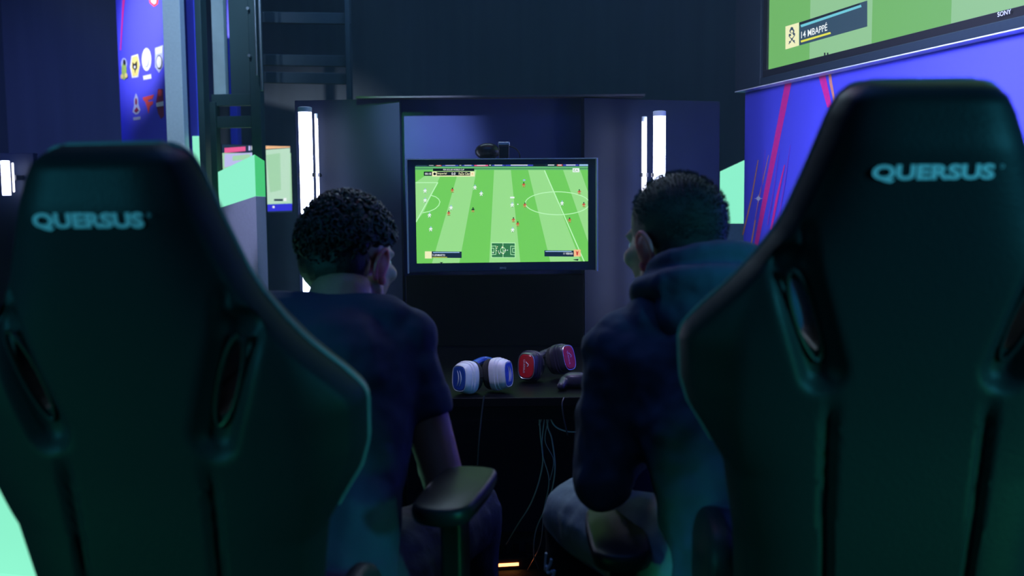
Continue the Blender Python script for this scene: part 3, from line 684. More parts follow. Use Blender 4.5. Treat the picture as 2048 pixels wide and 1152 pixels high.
def build_person(name_lab, J, kind):
    r = thing('person', (J['pel'][0], J['pel'][1], 0), name_lab, 'person')
    V = {k: Vector(v) for k, v in J.items() if not isinstance(v, (int, float))}
    sk = M['skin']
    Rm = Euler((R(J['pitch']), R(J.get('tilt', 0)), R(J['yaw'])), 'ZYX').to_matrix()
    Rm = Matrix.Rotation(R(J['yaw']), 3, 'Z') @ Matrix.Rotation(R(J['pitch']), 3, 'X') @ Matrix.Rotation(R(J.get('tilt', 0)), 3, 'Y')
    hs = J.get('hs', 1)
    b, L = head_mb(V['head'], Rm, sk, hs)
    b.cap(L(0, -.02, -.04), .056, V['neck'], .058, sk); b.cap(V['neck'], .06, (V['shl'] + V['shr']) / 2 + Vector((0, 0, -.04)), .09, sk)
    ch = V['chest']; wa = V['waist']; pe = V['pel']
    def torso(b, g, m, lower=True):
        ax = (V['shr'] - V['shl']).normalized()
        b.cap(V['shl'] + Vector((0, 0, -.005)), .056 + g, V['shr'] + Vector((0, 0, -.005)), .056 + g, m)
        mid = (V['shl'] + V['shr']) / 2
        b.cap(mid + ax * -.11 + Vector((0, -.01, .03)), .045 + g, mid + ax * .11 + Vector((0, -.01, .03)), .045 + g, m)
        for sx in (-1, 1):
            b.cap(mid + ax * sx * .095 + Vector((0, -.0, -.03)), .085 + g, wa + ax * sx * .062, .085 + g, m)
            b.cap(wa + ax * sx * .062, .085 + g, pe + ax * sx * .075, .095 + g, m)
            b.cap(mid + ax * sx * .085 + Vector((0, -.045, -.06)), .05 + g, mid + ax * sx * .06 + Vector((0, -.075, -.2)), .04 + g, m)
        b.ell(ch, (.145 + g, .115 + g, .16 + g), m)
    torso(b, 0, sk)
    for sd in 'lr':
        b.cap(V['sh' + sd], .05, V['el' + sd], .040, sk); b.cap(V['el' + sd], .041, V['el' + sd].lerp(V['wr' + sd], .35), .042, sk); b.cap(V['el' + sd].lerp(V['wr' + sd], .35), .042, V['wr' + sd], .026, sk)
        hd = (V['pad'] - V['wr' + sd]); hd = Vector((hd.x * .6, abs(hd.y) + .05, hd.z)).normalized(); inward = Vector((1 if sd == 'l' else -1, 0, 0))
        hand(b, V['wr' + sd], hd, (inward + Vector((0, 0, -.25))), sk, -1 if sd == 'l' else 1)
        b.cap(pe + Vector((-.08 if sd == 'l' else .08, 0, -.02)), .085, V['kn' + sd], .052, sk); b.cap(V['kn' + sd], .054, V['an' + sd], .036, sk); b.cap(V['an' + sd], .035, V['an' + sd] + Vector((0, .08, -.035)), .03, sk)
    body = bake(b, 'body', [remesh(.0055), smoothm(5)], r)
    for sx in (-1, 1):
        e = ear(L, Rm, sx, M['skin_ear'] if (kind == 'hood') else M['skin_ear'], body, hs)
    eyes(L, hs, body)
    return r, V, L, Rm, torso, body

# left player -----------------------------------------------------------
hz = at(701, 512, 1.95)
J = dict(head=(hz.x, hz.y, hz.z - .01), yaw=-27, pitch=-9, neck=(-.325, 1.88, 1.075), shl=(-.487, 1.83, 1.005), shr=(-.205, 1.85, .995), chest=(-.335, 1.80, .90), waist=(-.35, 1.68, .74), pel=(-.37, 1.58, .615),
         elr=(-.128, 1.80, .735), wrr=(-.175, 2.02, .755), ell=(-.55, 1.82, .74), wrl=(-.30, 2.03, .75), pad=(-.235, 2.13, .765),
         knr=(-.100, 2.07, .585), knl=(-.50, 2.04, .585), anr=(-.11, 2.08, .11), anl=(-.52, 2.06, .11), hs=1.0)
pl, V, L, Rm, torso, body = build_person('seated person with dark curly hair and navy T-shirt, back to camera', J, 'tee')
t = MB(); m = M['shirt']; torso(t, .012, m)
for sd in 'lr':
    a = V['sh' + sd]; e = V['el' + sd]; t.cap(a, .060, a.lerp(e, .40), .056, m); t.lathe([(.054, -.02), (.058, 0), (.059, .03)], a.lerp(e, .50), m, 20, (a - e).to_track_quat('Z', 'Y').to_matrix())
t.lathe([(.165, -.0), (.168, .03), (.16, .06)], V['pel'] + Vector((0, 0, .0)), m, 32)
t.tube([V['neck'] + Vector((.062 * math.cos(k), .05 * math.sin(k) - .008, -.018 - .012 * math.sin(k))) for k in np.linspace(0, 2 * PI, 30)], .010, m, 8, False)
tee = bake(t, 't_shirt', [remesh(.006), smoothm(4), disp(.09, .014), smoothm(3)], pl)
t = MB(); t.tube([V['neck'] + Vector((.066 * math.cos(k), .056 * math.sin(k) - .008, -.012 - .012 * math.sin(k))) for k in np.linspace(0, 2 * PI, 40)], .006, M['shirt'], 8, False); t.build('collar', tee)
# curly hair
t = MB(); t.ell(L(0, -.018, .045), (.077, .092, .077), M['hair'], Rm, 20, 14); t.ell(L(0, -.052, -.005), (.074, .062, .068), M['hair'], Rm, 20, 14)
rnd = random.Random(5); curls = MB()
def scalp(rnd):
    while True:
        d = Vector((rnd.gauss(0, 1), rnd.gauss(0, 1), rnd.gauss(0, 1))).normalized()
        if d.z > -.62 + .95 * sstep(-.2, .7, d.y) and not (abs(d.x) > .80 and d.z < .02 and d.y > -.42): return d
for k in range(620):
    d = scalp(rnd); low = sstep(0, -.6, d.z)
    p = Vector((d.x * (.076 - .008 * low), d.y * .092 - .018, .035 + d.z * (.085 if d.z > 0 else .080)))
    if k < 330: t.ell(L(*p), rnd.uniform(.008, .0145) * (1 - .45 * low), M['hair'], nu=8, nv=6)
    nrm = Rm @ d; a1 = nrm.orthogonal().normalized(); a1 = Matrix.Rotation(rnd.uniform(0, 6.28), 3, nrm) @ a1; a2 = nrm.cross(a1)
    rad = rnd.uniform(.006, .012) * (1 - .4 * low); c0 = L(*(p * 1.0)) + nrm * .004; ph = rnd.uniform(0, 6.28)
    pts = [c0 + (a1 * math.cos(ph + th) + a2 * math.sin(ph + th)) * rad * (1 - .07 * th) + nrm * (.0022 * th) for th in np.linspace(0, 7.5, 16)]
    curls.tube(pts, [.0016] * 3 + [.0024] * 10 + [.0016] * 3, M['hair'], 5)
hair = bake(t, 'hair', [remesh(.004), smoothm(1)], pl)
curls.build('curls', hair, fix=False, angle=180)['kind'] = 'stuff'
def trousers(V, m, parent, g=.014):
    t = MB(); pe = V['pel']
    t.ell(pe + Vector((0, 0, -.01)), (.175, .13, .11), m)
    for sd in 'lr':
        sx = -1 if sd == 'l' else 1
        t.cap(pe + Vector((sx * .082, .01, -.025)), .09 + g, V['kn' + sd], .062 + g, m); t.cap(V['kn' + sd], .060 + g, V['an' + sd] + Vector((0, 0, .0)), .045 + g, m)
    return bake(t, 'trousers', [remesh(.007), smoothm(4), disp(.07, .014), smoothm(2)], parent)
trousers(V, M['jeans'], pl)
for sd in 'lr': shoe(V['an' + sd] - Vector((0, 0, .11)), (.1 if sd == 'r' else -.1, 1, 0), pl, sd)
gamepad((-.235, 2.125, .765), 0, 'black game controller held by the curly-haired player')

# right player ----------------------------------------------------------
hz = at(1350, 476, 1.84)
J = dict(head=(hz.x, hz.y, hz.z - .012), yaw=32, pitch=-6, neck=(.335, 1.77, 1.11), shl=(.197, 1.72, .985), shr=(.525, 1.70, 1.02), chest=(.365, 1.70, .92), waist=(.40, 1.60, .78), pel=(.43, 1.54, .665),
         ell=(.160, 1.70, .775), wrl=(.25, 1.96, .78), elr=(.60, 1.74, .76), wrr=(.385, 1.96, .78), pad=(.315, 2.06, .79),
         knl=(.135, 2.00, .605), knr=(.58, 1.98, .60), anl=(.15, 2.02, .11), anr=(.60, 2.02, .11), hs=1.02)
pr, V, L, Rm, torso, body = build_person('seated person with cropped dark hair in a navy hooded top, back to camera', J, 'hood')
t = MB(); m = M['hoodie']; torso(t, .02, m)
for sd in 'lr':
    a, e, w_ = V['sh' + sd], V['el' + sd], V['wr' + sd]; t.cap(a, .074, a.lerp(e, .5), .070, m); t.cap(a.lerp(e, .5), .070, e, .058, m); t.cap(e, .059, e.lerp(w_, .9), .042, m)
t.ell(V['pel'] + Vector((0, -.01, .05)), (.175, .13, .08), m)
hd = bake(t, 'hoodie', [remesh(.0065), smoothm(4), disp(.085, .034), smoothm(3)], pr)
for sd in 'lr':
    e, w_ = V['el' + sd], V['wr' + sd]; t = MB(); rot = (w_ - e).to_track_quat('Z', 'Y').to_matrix(); t.lathe([(.036, -.03), (.040, -.015), (.040, .015), (.036, .03)], e.lerp(w_, .93), m, 20, rot); t.build('cuff', hd)
# hood: thick collar around the neck with the pouch falling behind
t = MB(); nk = V['neck']
ringp = [nk + Vector((.010 + .088 * math.cos(k), .075 * math.sin(k) - .012, .016 - .030 * math.sin(k) + .006 * math.cos(k))) for k in np.linspace(0, 2 * PI, 33)]
t.tube(ringp, .026, m, 12, False)
ringp = [nk + Vector((.015 + .118 * math.cos(k), .085 * math.sin(k) - .035, -.022 - .028 * math.sin(k))) for k in np.linspace(0, 2 * PI, 33)]
t.tube(ringp, .028, m, 12, False)
t.ell(nk + Vector((.025, -.105, -.055)), (.125, .045, .075), m, Matrix.Rotation(R(-15), 3, 'X'), 20, 14)
bake(t, 'hood', [remesh(.005), smoothm(5), disp(.05, .012), smoothm(3)], hd)
# cropped hair: thin shell + short bristles
t = MB(); t.ell(L(0, -.014, .040), (.0795, .0985, .0895), M['hair2'], Rm, 28, 20); t.ell(L(0, -.045, -.012), (.069, .060, .066), M['hair2'], Rm, 24, 14)
hair = bake(t, 'hair', [remesh(.004), smoothm(3)], pr)
rnd = random.Random(9); br = MB()
for k in range(7000):
    d = Vector((rnd.gauss(0, 1), rnd.gauss(0, 1), rnd.gauss(0, 1))).normalized()
    if d.z < -.55 + 1.0 * sstep(-.2, .7, d.y) or (abs(d.x) > .78 and d.z < -.02 and d.y > -.45): continue
    p = L(d.x * .079, d.y * .098 - .014, .04 + d.z * .089)
    nd = (Rm @ (d + Vector((0, .35, .1)) + Vector((rnd.uniform(-.3, .3), rnd.uniform(-.3, .3), rnd.uniform(-.3, .3))))).normalized(); ln = rnd.uniform(.004, .008) * (1.0 if d.z > .2 else .55)
    a1 = nd.orthogonal().normalized() * .0008; a2 = nd.cross(a1); br.add([p + a1, p - a1 * .5 + a2, p - a1 * .5 - a2, p + nd * ln], [(0, 1, 3), (1, 2, 3), (2, 0, 3)], M['hair2'])
br.build('bristles', hair, smooth=False, fix=False)['kind'] = 'stuff'
tr = trousers(V, M['sweats'], pr, .016)
from mathutils.bvhtree import BVHTree
bv = BVHTree.FromPolygons([v.co for v in tr.data.vertices], [list(p.vertices) for p in tr.data.polygons])
t = MB()
for st in ([(1094, 1106), (1088, 1112), (1085, 1122), (1087, 1134), (1092, 1140), (1095, 1132)], [(1104, 1118), (1102, 1128), (1096, 1138), (1098, 1146), (1106, 1142)], [(1110, 1140), (1108, 1150), (1100, 1158), (1092, 1160)], [(1086, 1150), (1090, 1165), (1100, 1176), (1108, 1170)]):
    pp = []
    for (x, y) in st:
        h = bv.ray_cast(Vector((0, 0, CAM_Z)), ray(x, y).normalized())
        if h[0] is not None: pp.append(h[0] + h[1] * .001)
    if len(pp) > 2: t.tube(cat_smooth(pp, 4), .0035, M['lav'], 6)
if t.v: t.build('leg_lettering', tr, label='pale printed strokes on the left trouser leg')
for sd in 'lr': shoe(V['an' + sd] - Vector((0, 0, .11)), (.1 if sd == 'r' else -.1, 1, 0), pr, sd)
gamepad((.315, 2.055, .79), 0, 'black game controller held by the player in a hooded top')

# ------------------------------------------------------------------ headsets
def ear_cup(parent, c, ax, hgt, wid, shell, plate, ring, back, logo, pk=.56):
    """ax = outward direction of the cup"""
    ax = Vector(ax).normalized(); up = Vector((0, 0, 1)); up = (up - ax * up.dot(ax)).normalized(); sd = up.cross(ax); rot = Matrix((sd, up, ax)).transposed(); c = Vector(c)
    cup = MB()
    n = 28
    def rg(k, w_, h_, z):
        return [c + rot @ Vector((w_ * math.copysign(abs(math.cos(a)) ** k, math.cos(a)), h_ * math.copysign(abs(math.sin(a)) ** k, math.sin(a)), z)) for a in [2 * PI * i / n for i in range(n)]]
    rows = [(.72, wid * .78, hgt * .85, -.012), (.72, wid * .98, hgt * .98, -.008), (.66, wid, hgt, -.002), (.66, wid * .99, hgt * .99, .008), (.66, wid * .93, hgt * .94, .0095), (.66, wid * .93, hgt * .94, .017), (.66, wid * .87, hgt * .89, .0185), (.66, wid * .86, hgt * .88, .026), (.66, wid * .76, hgt * .78, .034), (.66, wid * .68, hgt * .70, .0365)]
    vv = []; ff = []
    for r_ in rows: vv += rg(*r_)
    for j in range(len(rows) - 1):
        for i in range(n): ff.append((j * n + i, j * n + (i + 1) % n, (j + 1) * n + (i + 1) % n, (j + 1) * n + i))
    ff += [list(range(n)), [(len(rows) - 1) * n + i for i in range(n)]]
    cup.add(vv, ff, shell); o = cup.build('ear_cup', parent)
    t = MB(); t.add(rg(.66, wid * pk, hgt * pk * 1.14, .0365) + rg(.66, wid * pk * .93, hgt * pk * 1.06, .0385), [(i, (i + 1) % n, (i + 1) % n + n, i + n) for i in range(n)] + [[n + i for i in range(n)]], plate); t.build('cover_plate', o)
    pr_ = rg(.66, wid * pk * 1.07, hgt * pk * 1.2, .0368); t = MB(); t.tube(pr_ + [pr_[0]], .0013, ring, 6, False); t.build('trim_ring', o)
    t = MB()
    if logo == 'swoosh':
        for k, dx in enumerate((-.006, .003)):
            P_ = [c + rot @ Vector((dx + (.012 - .010 * (q_ - .5) ** 2 * 4 * .6) * (1) - .006, (q_ - .5) * hgt * .95, .0392)) for q_ in np.linspace(0, 1, 9)]; t.tube(P_, [.0004, .0009, .0013, .0016, .0017, .0016, .0013, .0009, .0004], M['hs_white'], 6)
    else:
        t.text(logo, lambda a, b_, cc: c + rot @ Vector((-.006 + b_, -a, .0392)), -.02, -.003, .02, .003, M['hs_white'])
        t.tube([c + rot @ Vector((.004 + .004 * math.sin(q_ * 5), q_ * .014, .0392)) for q_ in np.linspace(0, 1, 6)], .0012, M['hs_white'], 6)
    t.build('emblem', o, fix=False)
    t = MB(); rg2 = [c + rot @ Vector((wid * .62 * math.cos(a), hgt * .68 * math.sin(a), -.022)) for a in [2 * PI * i / 24 for i in range(25)]]; t.tube(rg2, .0125, back, 10, False); t.build('ear_pad', o)
    t = MB(); t.tube([c + rot @ Vector((0, 0, -.013)), c + rot @ Vector((0, 0, -.02))], wid * .8, back, 20); t.build('driver_plate', o)
    return rot
def headset(root, cl, axl, cr, axr, shell, plate, ring, band_m, band_in, logo, bend, pk=.56):
    h = .046; wd = .036
    ear_cup(root, cl, axl, h, wd, shell, plate, ring, M['foam'], logo, pk); ear_cup(root, cr, axr, h, wd, shell, plate, ring, M['foam'], logo, pk)
    cl, cr = Vector(cl), Vector(cr); b = Vector(bend)
    P_ = cat_smooth([cl + Vector(axl) * .004 + b * .03, cl + b * .085 + Vector(axl) * .02, cl.lerp(cr, .25) + b * .155, cl.lerp(cr, .5) + b * .175, cl.lerp(cr, .75) + b * .155, cr + b * .085 + Vector(axr) * .02, cr + Vector(axr) * .004 + b * .03], 6)
    t = MB(); t.tube(P_, .0075, band_m, 10); t.build('headband', root)
    n = len(P_); t = MB(); t.tube([p - b * .008 for p in P_[n // 4: -n // 4]], .011, band_in, 10); t.build('headband_padding', root)
    for c_, a_ in ((cl, axl), (cr, axr)):
        t = MB(); a_ = Vector(a_).normalized(); sd = b.cross(a_).normalized()
        t.tube(cat_smooth([c_ + sd * .036, c_ + sd * .034 + b * .02, c_ + b * .045, c_ - sd * .034 + b * .02, c_ - sd * .036], 5), .004, shell, 8); t.build('yoke', root)
c1 = at(936, 764, 2.74); c2 = at(994, 757, 2.76); c1.z = DZ + .047; c2.z = DZ + .052
hw = thing('headset', (c1.x + .04, 2.76, DZ), 'white headset with blue ear cup plates lying on the desk', 'headset', group='headsets on the desk')
headset(hw, c1, Vector((-.62, -.78, .05)), c2, Vector((.90, -.44, .08)), M['hs_white'], M['hs_blue'], M['hs_white'], M['hs_black'], M['hs_blue'], 'swoosh', Vector((.0, .99, .10)), .64)
c1 = at(1062, 745, 2.92); c2 = at(1120, 722, 2.96)
hr = thing('headset', (c1.x + .03, 2.95, DZ), 'black headset with red ear cup plates lying on the desk', 'headset', group='headsets on the desk')
c1.z = DZ + .048; c2.z = max(c2.z, DZ + .06)
headset(hr, c1, Vector((-.4, -.92, .1)), c2, Vector((.72, -.66, .25)), M['hs_black'], M['hs_red'], M['alu'], M['hs_black'], M['hs_black'], 'QUERSUS', Vector((.1, .95, .05)), .66)
t = MB(); p = at(1150, 757, 2.82); t.ell((p.x, p.y, DZ + .022), (.035, .028, .022), M['hs_black'], nu=20, nv=12, pw=.7)
for k in (-1, 1): t.cap((p.x + k * .03, p.y, DZ + .02), .015, (p.x + k * .042, p.y - .05, DZ + .014), .0125, M['hs_black'])
tag(bake(t, 'game_controller', [remesh(.003), smoothm(4)]), 'dark game controller on the desk in front of the red headset', 'controller')
t = MB(); p0 = at(1150, 745, 2.98); t.tube(cat_smooth([p0, at(1165, 738, 3.0), at(1200, 740, 3.05)]), .009, M['hs_black'], 8); 

# ------------------------------------------------------------------ cables
def cable(pts, rad, m, label):
    b = MB(); b.tube(cat_smooth([at(*p) for p in pts], 8), rad, m, 6); return tag(b.build('cable'), label, 'cable', 'cables hanging under the desk')
cable([(1078, 826, 2.74), (1081, 870, 2.76), (1085, 930, 2.78), (1065, 1000, 2.85), (1035, 1050, 2.95), (1012, 1088, 3.1)], .0022, M['cable'], 'thin grey cable sweeping down to the left from the desk')
cable([(1093, 824, 2.74), (1096, 855, 2.75), (1104, 880, 2.76), (1110, 940, 2.78), (1098, 1000, 2.85), (1072, 1060, 2.95), (1068, 1110, 3.05), (1078, 1140, 3.2)], .0022, M['cable'], 'grey cable bowing right then dropping toward the floor beside the grey knee')
cable([(1098, 826, 2.75), (1108, 850, 2.74), (1130, 862, 2.73), (1160, 864, 2.73)], .0022, M['cable'], 'short grey cable looping right from under the desk toward the hooded player')
cable([(1090, 828, 2.75), (1084, 900, 2.76), (1098, 960, 2.8), (1088, 1020, 2.9), (1080, 1090, 3.05), (1055, 1140, 3.25)], .0017, M['cable'], 'thin grey cable hanging in an S-curve in the middle of the bundle')
cable([(1100, 830, 2.76), (1090, 880, 2.77), (1107, 920, 2.78), (1100, 960, 2.8)], .0014, M['cable'], 'short thin grey cable end dangling in the middle of the bundle')
cable([(1066, 828, 2.75), (1074, 826, 2.74), (1084, 832, 2.75), (1078, 850, 2.76)], .002, M['cable'], 'small grey cable tied up just below the desk edge')
cable([(968, 792, 2.66), (963, 830, 2.655), (958, 880, 2.65), (955, 930, 2.66)], .0022, M['cable_k'], 'black cable hanging over the desk edge below the white headset')
cable([(1128, 795, 2.66), (1124, 810, 2.65), (1128, 840, 2.65), (1135, 870, 2.66)], .002, M['cable_k'], 'black cable hanging over the desk edge below the red headset')

# power strip on the floor
ps = at(1032, 1140, 3.32); ps.z = 0
r = thing('power_strip', ps, 'dark power strip with glowing orange lamp on the floor under the desk', 'power strip', R(8))
t = MB(); t.box((0, 0, .022), (.26, .06, .044), M['plastic']); t.build('strip_body', r, local=True, bevel=.006)
for k in range(4):
    t = MB(); t.tube([(-.09 + k * .045, 0, .044), (-.09 + k * .045, 0, .05)], .018, M['hs_black'], 16); t.tube([(-.09 + k * .045, 0, .05), (-.09 + k * .045, 0, .08)], .013, M['plastic'], 12); t.build('plug', r, local=True)
t = MB(); t.box((-.03, -.031, .02), (.07, .004, .010), M['amber']); t.build('lamp', r, local=True, label='glowing orange lamp')

# ------------------------------------------------------------------ background left
# curved banner of club emblems
Bl = at(240, 140, 6.8); Br = at(335, 105, 6.0); bd = Vector((Br.x - Bl.x, Br.y - Bl.y, 0)).normalized(); bn = Vector((bd.y, -bd.x, 0))
if bn.y > 0: bn = -bn
ban = thing('banner', (Br.x, Br.y, 0), 'tall blue banner with rows of club emblems left of the white column', 'banner')
t = MB(); Lb = math.hypot(Br.x - Bl.x, Br.y - Bl.y) + .5; c = Vector(((Bl.x + Br.x) / 2, (Bl.y + Br.y) / 2, 1.75)) + bd * .22 - bn * .03
zt = at(300, -40, 6.3).z; t.box((c.x, c.y, (zt + .7) / 2), (Lb, .06, zt - .7), M['vinyl'], Matrix.Rotation(math.atan2(bd.y, bd.x), 3, 'Z')); t.build('banner_face', ban, smooth=False)
Lc = {k: mat('emblem_' + k, c_, .6) for k, c_ in dict(white=(.85, .87, .9), yellow=(.9, .75, .2), black=(.02, .02, .02), green=(.4, .6, .1), red=(.8, .08, .08), pale=(.5, .55, .8), maroon=(.3, .03, .08)).items()}
def emb(polys):
    b = MB()
    for i, (pts, k) in enumerate(polys): b.poly([on_plane(x, y, Br + bn * (.002 + .002 * i), bn) for x, y in pts], Lc[k])
    b.build('emblem', ban, smooth=False, fix=False)
def el(cx, cy, rx, ry, n=18): return [(cx + rx * math.cos(2 * PI * i / n), cy + ry * math.sin(2 * PI * i / n)) for i in range(n)]
emb([(el(248, 128, 6, 12), 'pale'), (el(248, 142, 5, 18), 'green'), (el(244, 153, 3, 5), 'yellow'), (el(252, 151, 3, 5), 'yellow'), (el(248, 124, 2, 6), 'black')])
emb([([(263, 112), (276, 108), (280, 130), (276, 154), (264, 156), (260, 134)], 'white'), ([(264, 114), (275, 111), (279, 131), (275, 151), (265, 153), (262, 134)], 'yellow'), ([(265, 124), (269, 128), (274, 121), (274, 136), (271, 140), (270, 148), (269, 140), (265, 136)], 'black'), (el(269.5, 134, 1.5, 3), 'white')])
emb([(el(293, 119, 9.5, 23), 'white'), (el(292.5, 121, 5, 14), 'pale'), (el(292.5, 120, 4, 12), 'white')]); emb([([(286, 152), (302, 148), (303, 157), (287, 160)], 'white')])
emb([([(310, 96), (326, 90), (326, 132), (318, 146), (310, 134)], 'pale'), ([(311, 98), (324, 93), (324, 106), (312, 108)], 'white'), (el(318, 124, 6, 14), 'black'), (el(318, 124, 5, 12), 'white')])
emb([(([(272, 186), (276, 196), (277, 210), (281, 220), (276, 228), (271, 229), (265, 224), (268, 212), (268, 198)]), 'pale'), (el(272, 203, 2, 7), 'maroon'), ([(268, 222), (273, 214), (277, 220), (272, 225)], 'maroon')]); emb([([(266, 235), (281, 233), (281, 239), (267, 241)], 'pale')])
emb([([(285, 195), (308, 189), (305, 198), (296, 200), (297, 204), (306, 202), (306, 208), (300, 213), (297, 228), (293, 212), (290, 203), (287, 201)], 'red')])
emb([([(316, 178), (326, 178), (328, 232), (322, 238), (316, 226), (312, 206)], 'maroon'), (el(320, 186, 4, 7), 'red'), ([(312, 206), (327, 202), (327, 212), (313, 214)], 'white')])
emb([([(296, -12), (318, -12), (316, 8), (308, 14), (299, 6)], 'red'), ([(300, -8), (314, -8), (312, 6), (308, 9), (302, 4)], 'pale')])
b = MB(); b.poly([on_plane(x, y, Br + bn * .003, bn) for x, y in ((246, -30), (252, -30), (246, 40), (242, 100), (240, 100), (243, 40))], M['magenta']); b.build('streak', ban, smooth=False, fix=False)

def pillar_box(px0, px1, pyt, pyb, D, depth, m, name, label, cat, to_top=False, zmin=None, parent=None, bev=.004):
    a = at(px0, pyt, D); b_ = at(px1, pyb, D); z1 = 3.6 if to_top else a.z; z0 = b_.z if zmin is None else zmin
    t = MB(); t.box(((a.x + b_.x) / 2, D + depth / 2, (z0 + z1) / 2), (b_.x - a.x, depth, z1 - z0), m); o = t.build(name, parent, bevel=bev)
    if cat: tag(o, label, cat)
    return o, z0, z1
pillar_box(323, 374, 0, 420, 5.5, .08, M['white'], 'column', 'tall white painted column behind the left chair', 'column', True)
pillar_box(384, 412, 272, 420, 5.62, .06, M['mint'], 'light_box', 'small green glowing light box low beside the white column', 'light box', zmin=.9)
pillar_box(388, 419, 0, 520, 5.3, .1, M['teal'], 'post', 'dark teal post just right of the white column', 'post', True, 0)
pillar_box(421, 452, 0, 196, 5.6, .06, M['plank'], 'board', 'worn pale upright board between two dark posts', 'board', True)
pillar_box(452, 476, 0, 283, 7.2, .1, M['vinyl'], 'blue_board', 'narrow strip of blue board seen between the posts', 'board', True, .5)
sf = thing('scaffold', at(490, 500, 5.2) * 1, 'dark teal metal scaffold frame with cross rails left of the kiosk', 'scaffold')
sf.location.z = 0
def beam(p0, p1, wd, D, name, m='teal', th=.06):
    a = at(p0[0], p0[1], D); b_ = at(p1[0], p1[1], D); d = (b_ - a); t = MB(); rot = d.to_track_quat('Z', 'Y').to_matrix()
    if p0[1] < 5 or p1[1] < 5:
        hi = a if a.z > b_.z else b_; 
    t.box((a + b_) / 2, (wd / FPX * D, th, d.length), M[m], rot)
    t.build(name, sf, bevel=.003)
a = at(497, 300, 5.2); x = a.x
def vpost(px, wd, D, z0=0, z1=3.6, name='upright', th=.08, m='teal'):
    x = at(px, 300, D).x; t = MB(); t.box((x, D, (z0 + z1) / 2), (wd / FPX * D, th, z1 - z0), M[m]); t.build(name, sf, bevel=.003)
vpost(518, 20, 5.2); vpost(432, 12, 5.2, 0, at(432, 205, 5.2).z); vpost(528, 5, 5.1, at(528, 182, 5.1).z, 3.6, 'cable_conduit', .02, 'alu'); vpost(519, 4, 5.1, at(519, 152, 5.1).z, 3.6, 'cable_conduit', .02, 'alu')
vpost(702, 9, 5.6, 1.0, 3.6, m='rail'); vpost(488, 42, 5.25, at(488, 206, 5.25).z, 3.6, 'plate', .02)
for y_ in (199, 243): beam((424, y_ + 2), (526, y_), 11, 5.2, 'cross_rail')
for y_ in (35, 120, 155): beam((525, y_), (702, y_ + 3), 9, 5.6, 'cross_rail', 'rail')
for (x_, y_) in ((500, 112), (497, 18)):
    a = at(x_, y_, 5.15); t = MB(); t.tube([a, a - Vector((0, .02, 0))], .008, M['alu'], 10); t.build('bolt', sf)

# far monitor
Df = 5.9; a = at(444, 288, Df); b_ = at(584, 282, Df + .25)
fu = Vector((b_.x - a.x, b_.y - a.y, 0)); FW = fu.length; fu.normalize(); fn_ = Vector((fu.y, -fu.x, 0)); FH = .405
fm = thing('monitor', (a.x, a.y, a.z - FH), 'far monitor with pink and orange header behind the scaffold, left side', 'monitor')
fc = a + fu * FW / 2 - Vector((0, 0, FH / 2)); rotf = Matrix.Rotation(math.atan2(fu.y, fu.x), 3, 'Z')
t = MB(); t.box(fc - fn_ * .03, (FW, .05, FH), M['plastic'], rotf); t.build('housing', fm, bevel=.004)
t = MB(); t.box(fc - fn_ * .09 - Vector((0, 0, .15)), (.1, .08, .5), M['plastic'], rotf); t.build('stand', fm)
def qf(x, y): p = on_plane(x, y, a, fn_) - (a - Vector((0, 0, FH))); return p.dot(fu), p.z
s = Screen(a - Vector((0, 0, FH)), fu, Vector((0, 0, 1)), FW - .01, FH - .004, qf); s.n = fn_
s.rect(440, 290, 590, 440, S['navy']); s.rect(440, 290, 590, 409, S['pgrn']); s.rect(440, 282, 590, 306, S['navy']); s.poly([(449, 296), (491, 293), (491, 302), (449, 306)], S['pink']); s.rect(497, 292, 501, 301, S['lav']); s.rect(503, 292, 508, 300, S['white'])
s.poly([(520, 289), (580, 286), (580, 295), (520, 299)], S['orange']); s.poly([(449, 308), (508, 305), (508, 320), (449, 335)], S['lav']); s.poly([(465, 312), (500, 308), (500, 318), (465, 322)], S['pgrn'])
s.poly([(528, 300), (580, 296), (580, 405), (528, 408)], S['pale']); s.poly([(532, 310), (560, 306), (562, 380), (540, 385)], S['pgrn']); s.rect(548, 398, 566, 402, S['navy']); s.rect(567, 396, 573, 402, S['white'])
s.poly([(528, 409), (584, 407), (584, 421), (528, 423)], S['bluef']); s.rect(545, 412, 549, 416, S['white'])
s.mb.build('screen', fm, smooth=False, fix=False)

def light_pillar(top, splt, Ds, lab):
    """mint light box with a slanted top on a pale pillar: three corners seen, (px, py) of its top and its lower edge"""
    C3 = [at(x, y, D) for (x, y), D in zip(top, Ds)]; zs = [at(x, y, D).z for (x, y), D in zip(splt, Ds)]
    C3.append(C3[0] + C3[2] - C3[1]); zs.append(zs[0] + zs[2] - zs[1]); g = [Vector((c.x, c.y, 0)) for c in C3]; Z = Vector((0, 0, 1))
    r = thing('light_pillar', g[1], lab, 'light pillar', group='light pillars')
    t = MB()
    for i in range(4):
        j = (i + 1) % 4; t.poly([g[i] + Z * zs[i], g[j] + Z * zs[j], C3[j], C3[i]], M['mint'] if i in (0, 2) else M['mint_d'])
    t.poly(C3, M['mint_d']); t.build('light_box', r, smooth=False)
    t = MB(); t.add(g + [g[i] + Z * (zs[i] - .001) for i in range(4)], [(0, 1, 2, 3), (7, 6, 5, 4)] + [(i, (i + 1) % 4, (i + 1) % 4 + 4, i + 4) for i in range(4)], M['lav']); t.build('pillar', r, smooth=False)
light_pillar([(436, 344), (509, 309), (529, 322)], [(436, 416), (512, 392), (530, 393)], (5.1, 4.8, 5.05), 'green-topped glowing light pillar between left chair and far monitor')
light_pillar([(1440, 343), (1500, 315), (1520, 320)], [(1440, 447), (1500, 447), (1520, 447)], (4.9, 4.75, 4.95), 'green-topped glowing light pillar behind the cropped-haired player')
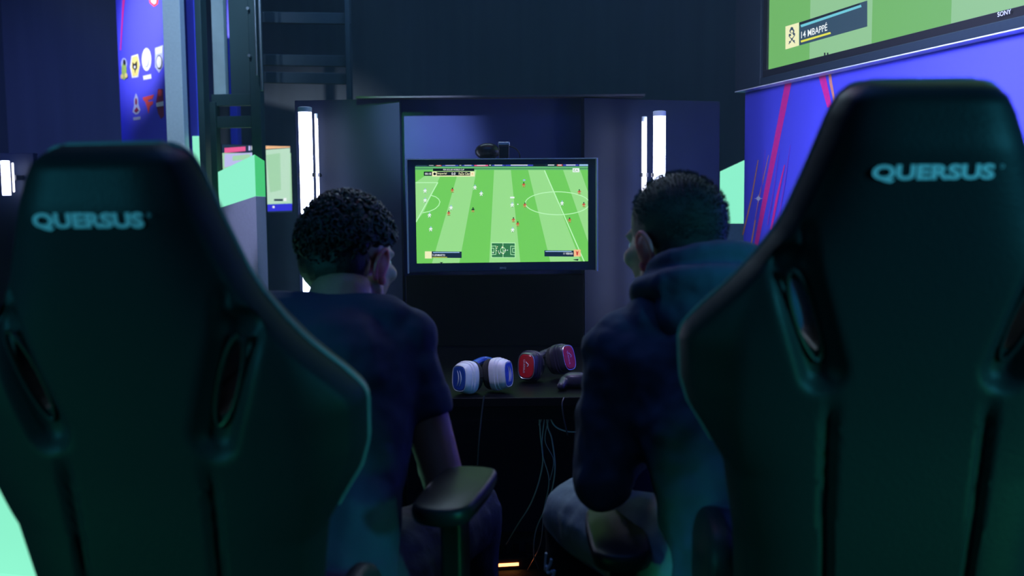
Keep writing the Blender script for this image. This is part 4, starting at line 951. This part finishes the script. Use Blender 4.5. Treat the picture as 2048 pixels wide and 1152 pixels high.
# near left green podium
t = MB(); a = at(-60, 940, 2.7); b_ = at(100, 1010, 2.5)
r = thing('light_box', (-1.33, 2.6, 0), 'large low mint glowing box at the lower left edge behind the left chair', 'light box', R(-15))
t.box((0, .1, .14), (.7, .6, .28), M['mint']); t.build('lower_box', r, local=True, bevel=.003); t = MB(); t.box((-.06, .2, .42), (.55, .5, .28), M['mint']); t.build('upper_box', r, local=True, bevel=.003)
# far-left kiosk with its tubes
a = at(-60, 300, 6.2); b_ = at(55, 300, 6.2)
t = MB(); t.box(((a.x + b_.x) / 2, 6.3, 1.55 / 2 + .0), (b_.x - a.x, .06, 1.6), M['panel']); tag(t.build('kiosk_panel', bevel=.003), 'far dark panel carrying two light tubes at the left edge', 'panel', 'panels of the gaming kiosk')
for px, wd, pt, pb, mm, lab in ((10, 15, 322, 390, 'tube', 'short white light tube on the far panel at the left edge'), (25, 3, 326, 384, 'slim_strip', 'very thin light tube on the far panel at the left edge')):
    p1, p2 = at(px, pt, 6.15), at(px, pb, 6.15); r = thing('light_tube', (p1.x, 6.15, p2.z), lab, 'light tube', group='far light tubes')
    t = MB(); t.tube([(p1.x, 6.15, p2.z), (p1.x, 6.15, p1.z)], wd / FPX * 6.15 / 2, M[mm], 16); t.build('diffuser', r)
    t = MB(); t.box((p1.x, 6.22, (p1.z + p2.z) / 2), (.015, .11, .03), M['metal']); t.build('mounting_clip', r)

# thin stage haze hanging in the hall around the light tubes
t = MB(); t.box((0, 5.6, 1.8), (8.9, 6.7, 3.55), None)
hm = bpy.data.materials.new('stage_haze'); hm.use_nodes = True; nt = hm.node_tree; nt.nodes.remove(nt.nodes['Principled BSDF'])
vs_ = nt.nodes.new('ShaderNodeVolumeScatter'); vs_.inputs['Color'].default_value = (.5, .72, 1, 1); vs_.inputs['Density'].default_value = .014; vs_.inputs['Anisotropy'].default_value = .2
nt.links.new(vs_.outputs[0], nt.nodes['Material Output'].inputs['Volume'])
t.mats = []; t.mats.append(hm); t.m = [0] * len(t.f)
hz_ = t.build('haze', smooth=False); tag(hz_, 'thin bluish stage haze filling the dark hall behind the players', 'haze', kind='stuff')
